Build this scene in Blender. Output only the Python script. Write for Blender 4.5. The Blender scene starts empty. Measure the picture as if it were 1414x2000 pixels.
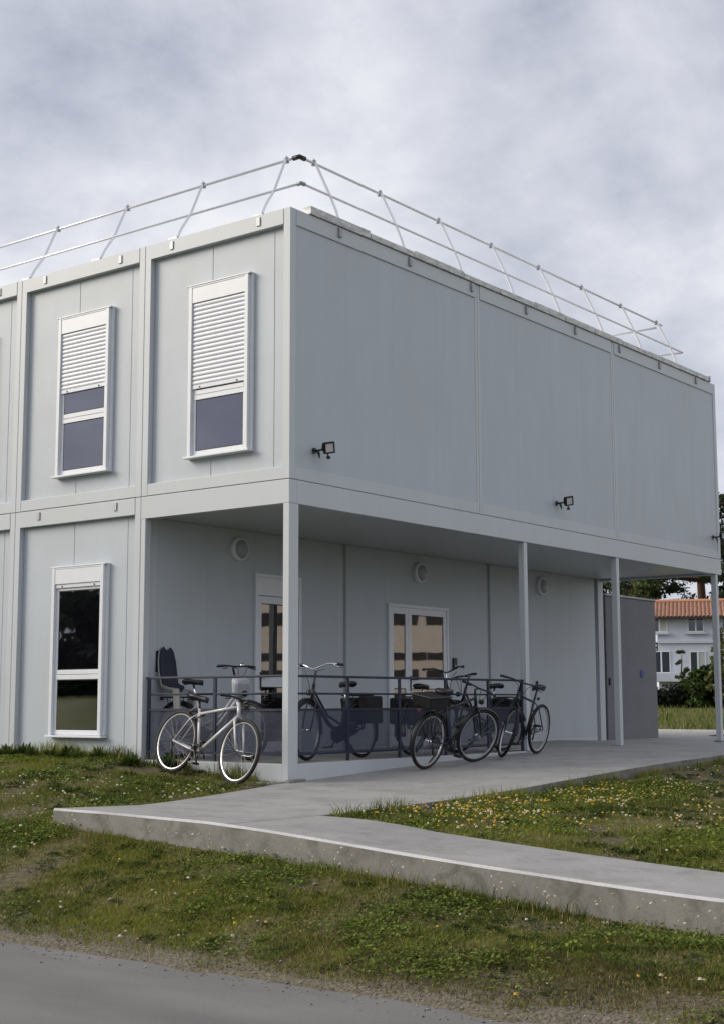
import bpy, bmesh, math, random
import numpy as np
from mathutils import Vector, Matrix
random.seed(7); rng = np.random.default_rng(11)
sc = bpy.context.scene
COL = sc.collection
R = math.radians

# ------------------------------------------------------------------ camera
cam_d = bpy.data.cameras.new('camera'); cam = bpy.data.objects.new('camera', cam_d); COL.objects.link(cam)
YAW, PITCH, ROLL = R(37.3827), R(7.6049), R(-0.1408)
CAM = Vector((-12.4444, -10.5602, 0.6868))
fw = Vector((math.cos(PITCH)*math.cos(YAW), math.cos(PITCH)*math.sin(YAW), math.sin(PITCH)))
rt = Vector((math.sin(YAW), -math.cos(YAW), 0)); up = rt.cross(fw)
r2 = rt*math.cos(ROLL)+up*math.sin(ROLL); u2 = up*math.cos(ROLL)-rt*math.sin(ROLL)
M = Matrix((r2, u2, -fw)).transposed().to_4x4(); M.translation = CAM
cam.matrix_world = M
cam_d.sensor_fit = 'VERTICAL'; cam_d.sensor_height = 24; cam_d.lens = 2785.37/2000*24
cam_d.clip_start = 0.1; cam_d.clip_end = 6000
sc.camera = cam

# ------------------------------------------------------------------ sky, sun, exposure
SUN_EL, SUN_V = R(29), Vector((-0.60, 0.80, 0)).normalized()
w = bpy.data.worlds.new('World'); sc.world = w; w.use_nodes = True
nt = w.node_tree; nt.nodes.clear()
def N(nt, t, **kw):
    n = nt.nodes.new(t)
    for k, v in kw.items():
        if k in n.inputs: n.inputs[k].default_value = v
        else: setattr(n, k, v)
    return n
sky = N(nt, 'ShaderNodeTexSky', sky_type='NISHITA', sun_disc=False, sun_elevation=SUN_EL,
        sun_rotation=math.atan2(SUN_V.x, SUN_V.y))
sky.air_density = 1.0; sky.dust_density = 2.0
skys = N(nt, 'ShaderNodeVectorMath', operation='SCALE', Scale=0.10)
nt.links.new(sky.outputs[0], skys.inputs[0])
tc = N(nt, 'ShaderNodeTexCoord')
sep = N(nt, 'ShaderNodeSeparateXYZ'); nt.links.new(tc.outputs['Generated'], sep.inputs[0])
zc = N(nt, 'ShaderNodeMath', operation='MAXIMUM'); zc.inputs[1].default_value = 0.0
nt.links.new(sep.outputs['Z'], zc.inputs[0])
za = N(nt, 'ShaderNodeMath', operation='ADD'); za.inputs[1].default_value = 0.6; nt.links.new(zc.outputs[0], za.inputs[0])
dv = N(nt, 'ShaderNodeVectorMath', operation='DIVIDE'); cmb = N(nt, 'ShaderNodeCombineXYZ')
for i in range(3): nt.links.new(za.outputs[0], cmb.inputs[i])
nt.links.new(tc.outputs['Generated'], dv.inputs[0]); nt.links.new(cmb.outputs[0], dv.inputs[1])
mp = N(nt, 'ShaderNodeMapping'); mp.inputs['Location'].default_value = (30.762, 27.446, 0); mp.inputs['Scale'].default_value = (1, 1, 1)
nt.links.new(dv.outputs[0], mp.inputs[0])
n1 = N(nt, 'ShaderNodeTexNoise', Scale=3.8, Detail=9.0, Roughness=0.56, Distortion=0.15); nt.links.new(mp.outputs[0], n1.inputs['Vector'])
n2 = N(nt, 'ShaderNodeTexNoise', Scale=11.0, Detail=7.0, Roughness=0.58, Distortion=0.3); nt.links.new(mp.outputs[0], n2.inputs['Vector'])
nmx = N(nt, 'ShaderNodeMix', data_type='FLOAT'); nmx.inputs[0].default_value = 0.13
nt.links.new(n1.outputs['Fac'], nmx.inputs[2]); nt.links.new(n2.outputs['Fac'], nmx.inputs[3])
cr = N(nt, 'ShaderNodeValToRGB'); nt.links.new(nmx.outputs[0], cr.inputs[0])
e = cr.color_ramp.elements
e[0].position = 0.33; e[0].color = (0.43, 0.46, 0.56, 1)
e[1].position = 0.60; e[1].color = (0.98, 0.985, 1.03, 1)
m1 = e.new(0.445); m1.color = (0.66, 0.68, 0.77, 1)
m2 = e.new(0.51); m2.color = (0.78, 0.795, 0.87, 1)
mix = N(nt, 'ShaderNodeMix', data_type='RGBA'); mix.inputs[0].default_value = 0.86
nt.links.new(skys.outputs[0], mix.inputs[6]); nt.links.new(cr.outputs[0], mix.inputs[7])
bg = N(nt, 'ShaderNodeBackground', Strength=1.0); nt.links.new(mix.outputs[2], bg.inputs[0])
wo = N(nt, 'ShaderNodeOutputWorld'); nt.links.new(bg.outputs[0], wo.inputs[0])
sd = bpy.data.lights.new('sun', 'SUN'); sd.energy = 2.9; sd.angle = R(34); sd.color = (1.0, 0.90, 0.77)
so = bpy.data.objects.new('sun', sd); COL.objects.link(so)
sdir = Vector((SUN_V.x*math.cos(SUN_EL), SUN_V.y*math.cos(SUN_EL), math.sin(SUN_EL)))
so.rotation_euler = (-sdir).to_track_quat('-Z', 'Y').to_euler(); so.location = (-20, 20, 30)
vs = sc.view_settings; vs.view_transform = 'Standard'; vs.look = 'None'; vs.exposure = 0.0; vs.gamma = 1.0; vs.use_curve_mapping = False
sc.cycles.use_denoising = True; sc.cycles.max_bounces = 6

# ------------------------------------------------------------------ materials
MATS = {}
def mat(name, col, rough=0.5, metal=0.0, var=0.0, vscale=3.0, bump=0.0, bscale=40.0, col2=None, stretch=(1, 1, 1), spec=0.5, attr=None):
    if name in MATS: return MATS[name]
    m = bpy.data.materials.new(name); m.use_nodes = True; t = m.node_tree
    b = t.nodes['Principled BSDF']; b.inputs['Roughness'].default_value = rough; b.inputs['Metallic'].default_value = metal
    b.inputs['Specular IOR Level'].default_value = spec
    b.inputs['Base Color'].default_value = (*col, 1)
    tcn = N(t, 'ShaderNodeTexCoord')
    if var or col2:
        mpn = N(t, 'ShaderNodeMapping'); mpn.inputs['Scale'].default_value = stretch; t.links.new(tcn.outputs['Object'], mpn.inputs[0])
        n = N(t, 'ShaderNodeTexNoise', Scale=vscale, Detail=6.0, Roughness=0.6); t.links.new(mpn.outputs[0], n.inputs['Vector'])
        r = N(t, 'ShaderNodeValToRGB'); t.links.new(n.outputs['Fac'], r.inputs[0])
        r.color_ramp.elements[0].position = 0.3; r.color_ramp.elements[1].position = 0.7
        r.color_ramp.elements[0].color = (*[c*(1-var) for c in col], 1)
        r.color_ramp.elements[1].color = (*(col2 or [min(1, c*(1+var)) for c in col]), 1)
        t.links.new(r.outputs[0], b.inputs['Base Color'])
    if bump:
        n2 = N(t, 'ShaderNodeTexNoise', Scale=bscale, Detail=4.0); t.links.new(tcn.outputs['Object'], n2.inputs['Vector'])
        bp = N(t, 'ShaderNodeBump', Strength=bump, Distance=0.01); t.links.new(n2.outputs['Fac'], bp.inputs['Height'])
        t.links.new(bp.outputs[0], b.inputs['Normal'])
    MATS[name] = m
    return m

def mat_panel(name, col, rough, streak=0.12, warp=0.10):
    """factory lacquered sheet: faint dirt runs downwards, faint waviness"""
    m = bpy.data.materials.new(name); m.use_nodes = True; t = m.node_tree
    b = t.nodes['Principled BSDF']; b.inputs['Roughness'].default_value = rough
    b.inputs['Specular IOR Level'].default_value = 0.4
    tcn = N(t, 'ShaderNodeTexCoord'); g = N(t, 'ShaderNodeNewGeometry')
    mpn = N(t, 'ShaderNodeMapping'); mpn.inputs['Scale'].default_value = (2.2, 2.2, 0.35); t.links.new(g.outputs['Position'], mpn.inputs[0])
    n = N(t, 'ShaderNodeTexNoise', Scale=2.0, Detail=6.0, Roughness=0.65); t.links.new(mpn.outputs[0], n.inputs['Vector'])
    nb = N(t, 'ShaderNodeTexNoise', Scale=0.7, Detail=4.0); t.links.new(g.outputs['Position'], nb.inputs['Vector'])
    mu = N(t, 'ShaderNodeMath', operation='MULTIPLY'); t.links.new(n.outputs['Fac'], mu.inputs[0]); t.links.new(nb.outputs['Fac'], mu.inputs[1])
    r = N(t, 'ShaderNodeValToRGB'); t.links.new(mu.outputs[0], r.inputs[0])
    r.color_ramp.elements[0].position = 0.12; r.color_ramp.elements[1].position = 0.42
    r.color_ramp.elements[0].color = (*[c*(1-streak)*k for c, k in zip(col, (1, 0.99, 0.95))], 1)
    r.color_ramp.elements[1].color = (*col, 1)
    t.links.new(r.outputs[0], b.inputs['Base Color'])
    n2 = N(t, 'ShaderNodeTexNoise', Scale=1.6, Detail=2.0); t.links.new(g.outputs['Position'], n2.inputs['Vector'])
    bp = N(t, 'ShaderNodeBump', Strength=warp, Distance=0.05); t.links.new(n2.outputs['Fac'], bp.inputs['Height'])
    t.links.new(bp.outputs[0], b.inputs['Normal'])
    MATS[name] = m
    return m

def mat_glass(name, ior, tint, body):
    m = bpy.data.materials.new(name); m.use_nodes = True; t = m.node_tree; t.nodes.clear()
    o = N(t, 'ShaderNodeOutputMaterial'); mx = N(t, 'ShaderNodeMixShader')
    fr = N(t, 'ShaderNodeFresnel', IOR=ior)
    d = N(t, 'ShaderNodeBsdfDiffuse'); d.inputs[0].default_value = (*body, 1)
    gl = N(t, 'ShaderNodeBsdfGlossy', Roughness=0.015); gl.inputs[0].default_value = (*tint, 1)
    tcn = N(t, 'ShaderNodeNewGeometry')
    n2 = N(t, 'ShaderNodeTexNoise', Scale=2.2, Detail=2.0); t.links.new(tcn.outputs['Position'], n2.inputs['Vector'])
    bp = N(t, 'ShaderNodeBump', Strength=0.012, Distance=0.03); t.links.new(n2.outputs['Fac'], bp.inputs['Height'])
    t.links.new(bp.outputs[0], gl.inputs['Normal'])
    t.links.new(fr.outputs[0], mx.inputs[0]); t.links.new(d.outputs[0], mx.inputs[1]); t.links.new(gl.outputs[0], mx.inputs[2])
    t.links.new(mx.outputs[0], o.inputs[0]); MATS[name] = m
    return m

def mat_attr(name, attr='col', rough=0.8, trans=0.0):
    m = bpy.data.materials.new(name); m.use_nodes = True; t = m.node_tree
    b = t.nodes['Principled BSDF']; b.inputs['Roughness'].default_value = rough; b.inputs['Specular IOR Level'].default_value = 0.25
    a = N(t, 'ShaderNodeAttribute', attribute_name=attr); t.links.new(a.outputs['Color'], b.inputs['Base Color'])
    if trans:
        out = [n for n in t.nodes if n.type == 'OUTPUT_MATERIAL'][0]
        tr = N(t, 'ShaderNodeBsdfTranslucent'); t.links.new(a.outputs['Color'], tr.inputs[0])
        mx = N(t, 'ShaderNodeMixShader'); mx.inputs[0].default_value = trans
        t.links.new(b.outputs[0], mx.inputs[1]); t.links.new(tr.outputs[0], mx.inputs[2]); t.links.new(mx.outputs[0], out.inputs[0])
    MATS[name] = m
    return m

def mat_perforated(name, col):
    """steel sheet with round holes about 6 mm across on an 9 mm grid"""
    m = bpy.data.materials.new(name); m.use_nodes = True; t = m.node_tree
    b = t.nodes['Principled BSDF']; b.inputs['Base Color'].default_value = (*col, 1); b.inputs['Roughness'].default_value = 0.5
    out = [n for n in t.nodes if n.type == 'OUTPUT_MATERIAL'][0]
    tcn = N(t, 'ShaderNodeTexCoord'); mp_ = N(t, 'ShaderNodeVectorMath', operation='SCALE', Scale=1/0.009); t.links.new(tcn.outputs['Object'], mp_.inputs[0])
    fr = N(t, 'ShaderNodeVectorMath', operation='FRACTION'); t.links.new(mp_.outputs[0], fr.inputs[0])
    sb = N(t, 'ShaderNodeVectorMath', operation='SUBTRACT'); sb.inputs[1].default_value = (0.5, 0.5, 0.5); t.links.new(fr.outputs[0], sb.inputs[0])
    # the sheet lies in local X-Z, so only X and Z count
    ml = N(t, 'ShaderNodeVectorMath', operation='MULTIPLY'); ml.inputs[1].default_value = (1, 0, 1); t.links.new(sb.outputs[0], ml.inputs[0])
    ln = N(t, 'ShaderNodeVectorMath', operation='LENGTH'); t.links.new(ml.outputs[0], ln.inputs[0])
    lt = N(t, 'ShaderNodeMath', operation='LESS_THAN'); lt.inputs[1].default_value = 0.30; t.links.new(ln.outputs['Value'], lt.inputs[0])
    tr = N(t, 'ShaderNodeBsdfTransparent'); mx = N(t, 'ShaderNodeMixShader')
    t.links.new(lt.outputs[0], mx.inputs[0]); t.links.new(b.outputs[0], mx.inputs[1]); t.links.new(tr.outputs[0], mx.inputs[2]); t.links.new(mx.outputs[0], out.inputs[0])
    MATS[name] = m
    return m

WHITE = mat_panel('lacquered_panel', (0.475, 0.525, 0.585), 0.42, 0.07)
BEAM = mat_panel('lacquered_frame', (0.525, 0.565, 0.61), 0.38, 0.05, 0.03)
SOFFIT = mat_panel('soffit_sheet', (0.52, 0.54, 0.56), 0.30, 0.04, 0.04)
PVC = mat('white_plastic', (0.70, 0.73, 0.77), 0.35, var=0.03, vscale=6)
SHUT = mat('shutter_aluminium', (0.67, 0.70, 0.76), 0.33, var=0.03, vscale=9)
SEAM = mat('seam_sealant', (0.16, 0.17, 0.18), 0.7)
GASKET = mat('black_gasket', (0.012, 0.012, 0.016), 0.6)
GLASS = mat_glass('window_glass', 2.5, (0.74, 0.78, 1.0), (0.004, 0.004, 0.006))
DGLASS = mat_glass('door_glass', 2.9, (1.0, 0.95, 0.9), (0.01, 0.009, 0.009))
NAVY = mat('navy_paint', (0.009, 0.015, 0.040), 0.55, var=0.15, vscale=5, bump=0.05, bscale=120)
PERF = mat_perforated('perforated_navy', (0.010, 0.018, 0.050))
GALV = mat('galvanised', (0.30, 0.31, 0.33), 0.42, 0.55, var=0.12, vscale=12)
ALU = mat('aluminium', (0.78, 0.79, 0.81), 0.32, 0.35, var=0.04)
FLASH = mat('weathered_flashing', (0.56, 0.56, 0.55), 0.6, 0.2, var=0.35, vscale=7, stretch=(1, 1, 3))
BLACK = mat('black_plastic', (0.012, 0.012, 0.014), 0.45)
RUBBER = mat('rubber', (0.012, 0.012, 0.013), 0.75, bump=0.2, bscale=150)
DARKF = mat('dark_frame_paint', (0.010, 0.011, 0.018), 0.38)
SILVER = mat('silver_frame_paint', (0.56, 0.56, 0.58), 0.30, 0.15, var=0.05, vscale=8)
CHROME = mat('chrome', (0.75, 0.75, 0.77), 0.18, 1.0)
RIM = mat('rim_alloy', (0.55, 0.55, 0.56), 0.35, 0.6)
LAMPW = mat('opal_lamp', (0.30, 0.31, 0.35), 0.25)

# ------------------------------------------------------------------ mesh helpers
class MB:
    def __init__(s): s.v = []; s.f = []
    def add(s, vs, fs):
        b = len(s.v); s.v += [tuple(p) for p in vs]; s.f += [tuple(i+b for i in q) for q in fs]; return s
    def box(s, x0, x1, y0, y1, z0, z1):
        return s.add([(x0,y0,z0),(x1,y0,z0),(x1,y1,z0),(x0,y1,z0),(x0,y0,z1),(x1,y0,z1),(x1,y1,z1),(x0,y1,z1)],
                     [(3,2,1,0),(4,5,6,7),(0,1,5,4),(1,2,6,5),(2,3,7,6),(3,0,4,7)])
    def tube(s, pts, r, n=8, cap=True, closed=False):
        pts = [Vector(p) for p in pts]; rr = r if isinstance(r, (list, tuple)) else [r]*len(pts)
        m = len(pts); ring = []; ref = None
        for i, p in enumerate(pts):
            a = pts[(i-1) % m] if (i or closed) else p; b = pts[(i+1) % m] if (i < m-1 or closed) else p
            t = (b-a).normalized()
            if ref is None:
                ref = Vector((0, 0, 1)) if abs(t.z) < 0.9 else Vector((1, 0, 0))
            u = (ref - t*ref.dot(t))
            if u.length < 1e-4: u = t.orthogonal()
            u.normalize(); ref = u; v = t.cross(u)
            ring.append([p+u*math.cos(2*math.pi*k/n)*rr[i]+v*math.sin(2*math.pi*k/n)*rr[i] for k in range(n)])
        vs = [q for g in ring for q in g]; fs = []
        for i in range(m if closed else m-1):
            j = (i+1) % m
            for k in range(n):
                l = (k+1) % n; fs.append((i*n+k, i*n+l, j*n+l, j*n+k))
        if cap and not closed:
            fs.append(tuple(range(n-1, -1, -1))); fs.append(tuple((m-1)*n+k for k in range(n)))
        return s.add(vs, fs)
    def lathe(s, prof, n=24, axis='y', c=(0, 0, 0)):
        vs = []; fs = []; m = len(prof)
        for k in range(n):
            a = 2*math.pi*k/n
            for (r, h) in prof:
                if axis == 'y': vs.append((c[0]+r*math.cos(a), c[1]+h, c[2]+r*math.sin(a)))
                else: vs.append((c[0]+r*math.cos(a), c[1]+r*math.sin(a), c[2]+h))
        for k in range(n):
            l = (k+1) % n
            for i in range(m-1): fs.append((k*m+i, l*m+i, l*m+i+1, k*m+i+1))
        return s.add(vs, fs)
    def torus(s, R_, r, n=36, k=8, c=(0, 0, 0), squash=1.0):
        pr = [(R_+r*math.cos(2*math.pi*i/k), r*squash*math.sin(2*math.pi*i/k)) for i in range(k+1)]
        return s.lathe(pr, n, 'y', c)
    def prism(s, poly, axis, a, b):
        """poly: 2-D outline extruded between a and b along axis"""
        n = len(poly)
        def P(p, h):
            return {'x': (h, p[0], p[1]), 'y': (p[0], h, p[1]), 'z': (p[0], p[1], h)}[axis]
        return s.add([P(p, a) for p in poly]+[P(p, b) for p in poly],
                     [tuple(range(n-1, -1, -1)), tuple(range(n, 2*n))]+[(i, (i+1) % n, n+(i+1) % n, n+i) for i in range(n)])
    def xf(s, fn): s.v = [tuple(fn(Vector(p))) for p in s.v]; return s
    def build(s, name, m, parent=None, smooth=False, bevel=0.0, loc=None, **tags):
        me = bpy.data.meshes.new(name); me.from_pydata(s.v, [], s.f)
        bm = bmesh.new(); bm.from_mesh(me); bmesh.ops.recalc_face_normals(bm, faces=bm.faces); bm.to_mesh(me); bm.free()
        me.materials.append(m)
        if smooth: me.shade_smooth()
        o = bpy.data.objects.new(name, me); COL.objects.link(o)
        if parent: o.parent = parent
        if loc: o.location = loc
        if bevel:
            bv = o.modifiers.new('bevel', 'BEVEL'); bv.width = bevel; bv.segments = 2; bv.limit_method = 'ANGLE'
        for k, v in tags.items(): o[k] = v
        return o
def B(*a): return MB().box(*a)
def tag(o, label=None, cat=None, group=None, kind=None):
    if label: o['label'] = label
    if cat: o['category'] = cat
    if group: o['group'] = group
    if kind: o['kind'] = kind
    return o
def empty(name, loc=(0, 0, 0), rot=(0, 0, 0)):
    o = bpy.data.objects.new(name, None); COL.objects.link(o); o.location = loc; o.rotation_euler = rot; o.empty_display_size = 0.2
    return o
def np_mesh(name, verts, faces, m, cols=None, parent=None, k=3):
    """big meshes from arrays; faces (n,k)"""
    me = bpy.data.meshes.new(name); nv, nf = len(verts), len(faces)
    me.vertices.add(nv); me.vertices.foreach_set('co', np.asarray(verts, np.float32).ravel())
    me.loops.add(nf*k); me.loops.foreach_set('vertex_index', np.asarray(faces, np.int32).ravel())
    me.polygons.add(nf); me.polygons.foreach_set('loop_start', np.arange(0, nf*k, k, dtype=np.int32))
    me.polygons.foreach_set('loop_total', np.full(nf, k, np.int32))
    me.update(calc_edges=True)
    if cols is not None:
        a = me.color_attributes.new('col', 'FLOAT_COLOR', 'POINT')
        c4 = np.ones((nv, 4), np.float32); c4[:, :3] = cols; a.data.foreach_set('color', c4.ravel())
    me.materials.append(m)
    o = bpy.data.objects.new(name, me); COL.objects.link(o)
    if parent: o.parent = parent
    return o

# value noise for scattering
_perm = rng.random((256, 256))
def vnoise(x, y):
    xi = np.floor(x).astype(int); yi = np.floor(y).astype(int); fx = x-xi; fy = y-yi
    fx = fx*fx*(3-2*fx); fy = fy*fy*(3-2*fy)
    g = lambda a, b: _perm[a % 256, b % 256]
    return (g(xi, yi)*(1-fx)+g(xi+1, yi)*fx)*(1-fy)+(g(xi, yi+1)*(1-fx)+g(xi+1, yi+1)*fx)*fy
def fbm(x, y, s, o=4):
    t = 0; a = 0.5; n = 0
    for i in range(o):
        t = t+a*vnoise(x*s+17.3*i, y*s-9.1*i); n += a; a *= 0.55; s *= 2.1
    return t/n

# ------------------------------------------------------------------ heights of the place
W, L, ZT, ZS, ZB = 2.441, 4.056, 6.525, 3.26, 2.977
FX = np.array([-14, -6.9, -6.5, -6.0, -5.4, -4.8, -4.14, -3.27, -2.63, -1.4, -.77]); FZ = np.array([-.56, -.505, -.49, -.465, -.43, -.392, -.345, -.282, -.245, -.222, -.218])
WX = np.array([-2.9, -1.7, -.7, .25, 1.3, 3.1, 4.2, 5.5, 6.5]); WZ = np.array([-.262, -.25, -.232, -.20, -.153, -.075, -.04, -.012, 0.0])
def slab_z(x, y):
    zf = np.interp(y, FX, FZ); zw = np.interp(x, WX, WZ)
    t = np.clip((x+4.05)/1.15, 0, 1); t = np.where(y < -2.8, np.clip((y+4.0)/1.2, 0, 1)*t, t)
    return zf*(1-t)+zw*t
def left_edge(x): return np.interp(x, [-4.05, -2.45, -0.05], [-.77, -.58, .06])
def in_slab(x, y, m=0.0):
    a = (x > -4.05-m) & (x < -2.9+m) & (y < -2.7) & (y > -14)
    b = (x > -4.05-m) & (x < 16) & (y > -2.8-m) & (y < np.where(x < 0, left_edge(np.minimum(x, 0)), 2.6)+m)
    return a | b
ROADZ = -0.90
ctrl = []
for y, z in [(9,-.30),(6,-.31),(3,-.33),(1,-.34),(-.4,-.36),(-1.7,-.45),(-2.6,-.48),(-3.9,-.55),(-5,-.61),(-5.8,-.68),(-6.9,-.73),(-9,-.78),(-13,-.82)]: ctrl.append((-4.15, y, z))
for y in (9, 5, 1, -2, -4, -6, -8, -13): ctrl.append((-6.05, y, -.885)); ctrl.append((-5.1, y, -.72 if y < -3 else -.66))
for y, z in [(-2.85,-.30),(-3.7,-.355),(-4.7,-.425),(-5.6,-.485),(-6.4,-.54),(-9,-.60),(-13,-.62)]: ctrl.append((-2.85, y, z))
for x, z in [(-2.5,-.29),(-1.7,-.285),(-.7,-.29),(.25,-.285),(1.3,-.255),(3.1,-.175),(4.2,-.145),(5.5,-.115),(8,-.11),(12,-.11)]: ctrl.append((x, -2.9, z))
for x, y, z in [(0,-6,-.42),(4,-6,-.30),(4,-10,-.36),(9,-6,-.2),(9,-12,-.3),(0,-12,-.5),(14,-4,-.12),(14,-12,-.25)]: ctrl.append((x, y, z))
for y, z in [(10,.0),(7,.0),(5,.01),(4,.02),(3,.03),(2.4,-.0),(1.4,-.10),(.6,-.17),(.1,-.2)]: ctrl.append((-.05, y, z))
for x in (-1, -2, -3): ctrl.append((x, float(left_edge(x))+.06, float(slab_z(np.array(x), np.array(-.7)))-.02))
for x, y, z in [(-.45,1.39,-.125),(-.45,.33,-.205),(-2,2,-.17),(-2,5,-.12),(-2,9,-.1)]: ctrl.append((x, y, z))
ctrl = np.array(ctrl)
def U(r2): return 0.5*r2*np.log(r2+1e-9)
K = U(((ctrl[:, None, :2]-ctrl[None, :, :2])**2).sum(-1)) + np.eye(len(ctrl))*0.02
Pm = np.c_[np.ones(len(ctrl)), ctrl[:, :2]]; A_ = np.block([[K, Pm], [Pm.T, np.zeros((3, 3))]])
tps = np.linalg.solve(A_, np.r_[ctrl[:, 2], 0, 0, 0])
def sstep(a, b, x): t = np.clip((x-a)/(b-a), 0, 1); return t*t*(3-2*t)
def ground_z(x, y, fine=True):
    x = np.asarray(x, float); y = np.asarray(y, float); sh = x.shape; xf, yf = x.ravel(), y.ravel()
    xc = np.clip(xf, -6.4, 14); yc = np.clip(yf, -13, 10)
    z = tps[-3]+tps[-2]*xc+tps[-1]*yc
    for i in range(len(ctrl)): z = z+tps[i]*U((xc-ctrl[i, 0])**2+(yc-ctrl[i, 1])**2)
    far = sstep(14, 22, xf)
    z = z*(1-far)+far*(-.10+0.72*sstep(30, 95, xf*.9+yf*.43))
    if fine: z = z+(fbm(xf, yf, 1.3)-.5)*.05+(fbm(xf+50, yf, 6., 3)-.5)*.035
    edge = -6.08+(fbm(yf*1.0, yf*0+3, 1.1, 3)-.5)*.28
    z = np.where(xf < edge, np.minimum(z, ROADZ-.03), np.where(xf < -5.2, np.maximum(z, ROADZ-.01), z))
    z = np.where((xf < -6.5), ROADZ-.06+1.9*sstep(13, 30, -xf)+np.where(xf < -13, (fbm(xf, yf, .5, 4)-.5)*.5, 0), z)
    z = np.where(in_slab(xf, yf, .02), np.minimum(z, slab_z(xf, yf)-.12), z)
    z = np.where((xf > .05) & (xf < 16) & (yf > -.2) & (yf < 10), -.30, z)
    z = np.where((xf > 10.3) & (xf < 19.3) & (yf > -2.7) & (yf < 14), np.minimum(z, -.2), z)
    return z.reshape(sh)
def lush(x, y):
    v = fbm(x, y, .55, 4)*.55+fbm(x+31, y+7, 2.6, 3)*.45
    v = v-.16*np.exp(-((x-5.5)/3.2)**2-((y+3.6)/1.3)**2)+.10*np.exp(-((x+4.9)/1.0)**2-((y+1.6)/1.4)**2)
    return np.clip((v-.335)/.24, 0, 1)

# ------------------------------------------------------------------ ground, road, walkway
def axis(lo, hi, step, far):
    a = list(np.arange(lo, hi+1e-6, step)); s = step; p = hi; q = lo; u_, d_ = [], []
    while p < far: s *= 1.22; p += s; u_.append(p)
    s = step
    while q > -far: s *= 1.22; q -= s; d_.append(q)
    return np.array(d_[::-1]+a+u_)
gx, gy = axis(-7.2, 16, .085, 3000), axis(-12, 10, .085, 3000)
GX, GY = np.meshgrid(gx, gy, indexing='ij'); GZ = ground_z(GX, GY)
nx, ny = GX.shape; idx = np.arange(nx*ny).reshape(nx, ny)
gf = np.stack([idx[:-1, :-1], idx[1:, :-1], idx[1:, 1:], idx[:-1, 1:]], -1).reshape(-1, 4)
lu = lush(GX, GY).ravel(); lu = np.where(GX.ravel() < -11.5, 1.0, lu)
verge = np.clip(1-np.abs(GX.ravel()+5.9)/.45, 0, 1)              # bare, gravelly strip by the road
gm = bpy.data.materials.new('soil_and_turf'); gm.use_nodes = True; t = gm.node_tree; b = t.nodes['Principled BSDF']
b.inputs['Roughness'].default_value = 0.95; b.inputs['Specular IOR Level'].default_value = 0.1
at = N(t, 'ShaderNodeAttribute', attribute_name='col'); sp = N(t, 'ShaderNodeSeparateColor'); t.links.new(at.outputs['Color'], sp.inputs[0])
ge = N(t, 'ShaderNodeNewGeometry')
na = N(t, 'ShaderNodeTexNoise', Scale=22.0, Detail=8.0, Roughness=0.7); t.links.new(ge.outputs['Position'], na.inputs['Vector'])
nb = N(t, 'ShaderNodeTexNoise', Scale=3.0, Detail=6.0, Roughness=0.7); t.links.new(ge.outputs['Position'], nb.inputs['Vector'])
soil = N(t, 'ShaderNodeValToRGB'); t.links.new(na.outputs['Fac'], soil.inputs[0])
soil.color_ramp.elements[0].color = (.05, .041, .026, 1); soil.color_ramp.elements[1].color = (.195, .165, .115, 1)
soil.color_ramp.elements[0].position = .3; soil.color_ramp.elements[1].position = .72
turf = N(t, 'ShaderNodeValToRGB'); t.links.new(na.outputs['Fac'], turf.inputs[0])
turf.color_ramp.elements[0].color = (.040, .048, .010, 1); turf.color_ramp.elements[1].color = (.165, .16, .045, 1)
turf.color_ramp.elements[0].position = .3; turf.color_ramp.elements[1].position = .7
ad = N(t, 'ShaderNodeMath', operation='MULTIPLY_ADD'); ad.inputs[1].default_value = 1.6; t.links.new(nb.outputs['Fac'], ad.inputs[0]); ad.inputs[2].default_value = -0.8
am = N(t, 'ShaderNodeMath', operation='ADD', use_clamp=True); t.links.new(sp.outputs[0], am.inputs[0]); t.links.new(ad.outputs[0], am.inputs[1])
mx1 = N(t, 'ShaderNodeMix', data_type='RGBA'); t.links.new(am.outputs[0], mx1.inputs[0]); t.links.new(soil.outputs[0], mx1.inputs[6]); t.links.new(turf.outputs[0], mx1.inputs[7])
grit = N(t, 'ShaderNodeValToRGB'); nc = N(t, 'ShaderNodeTexNoise', Scale=60.0, Detail=4.0); t.links.new(ge.outputs['Position'], nc.inputs['Vector']); t.links.new(nc.outputs['Fac'], grit.inputs[0])
grit.color_ramp.elements[0].color = (.075, .064, .05, 1); grit.color_ramp.elements[1].color = (.27, .24, .20, 1); grit.color_ramp.elements[0].position = .35; grit.color_ramp.elements[1].position = .7
mx2 = N(t, 'ShaderNodeMix', data_type='RGBA'); t.links.new(sp.outputs[1], mx2.inputs[0]); t.links.new(mx1.outputs[2], mx2.inputs[6]); t.links.new(grit.outputs[0], mx2.inputs[7])
t.links.new(mx2.outputs[2], b.inputs['Base Color'])
bp = N(t, 'ShaderNodeBump', Strength=0.8, Distance=0.02); t.links.new(na.outputs['Fac'], bp.inputs['Height']); t.links.new(bp.outputs[0], b.inputs['Normal'])
ground = np_mesh('ground', np.stack([GX, GY, GZ], -1).reshape(-1, 3), gf, gm, np.stack([lu, verge**.7*.9, lu*0], -1), k=4)
ground.data.shade_smooth(); tag(ground, kind='structure')

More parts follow.
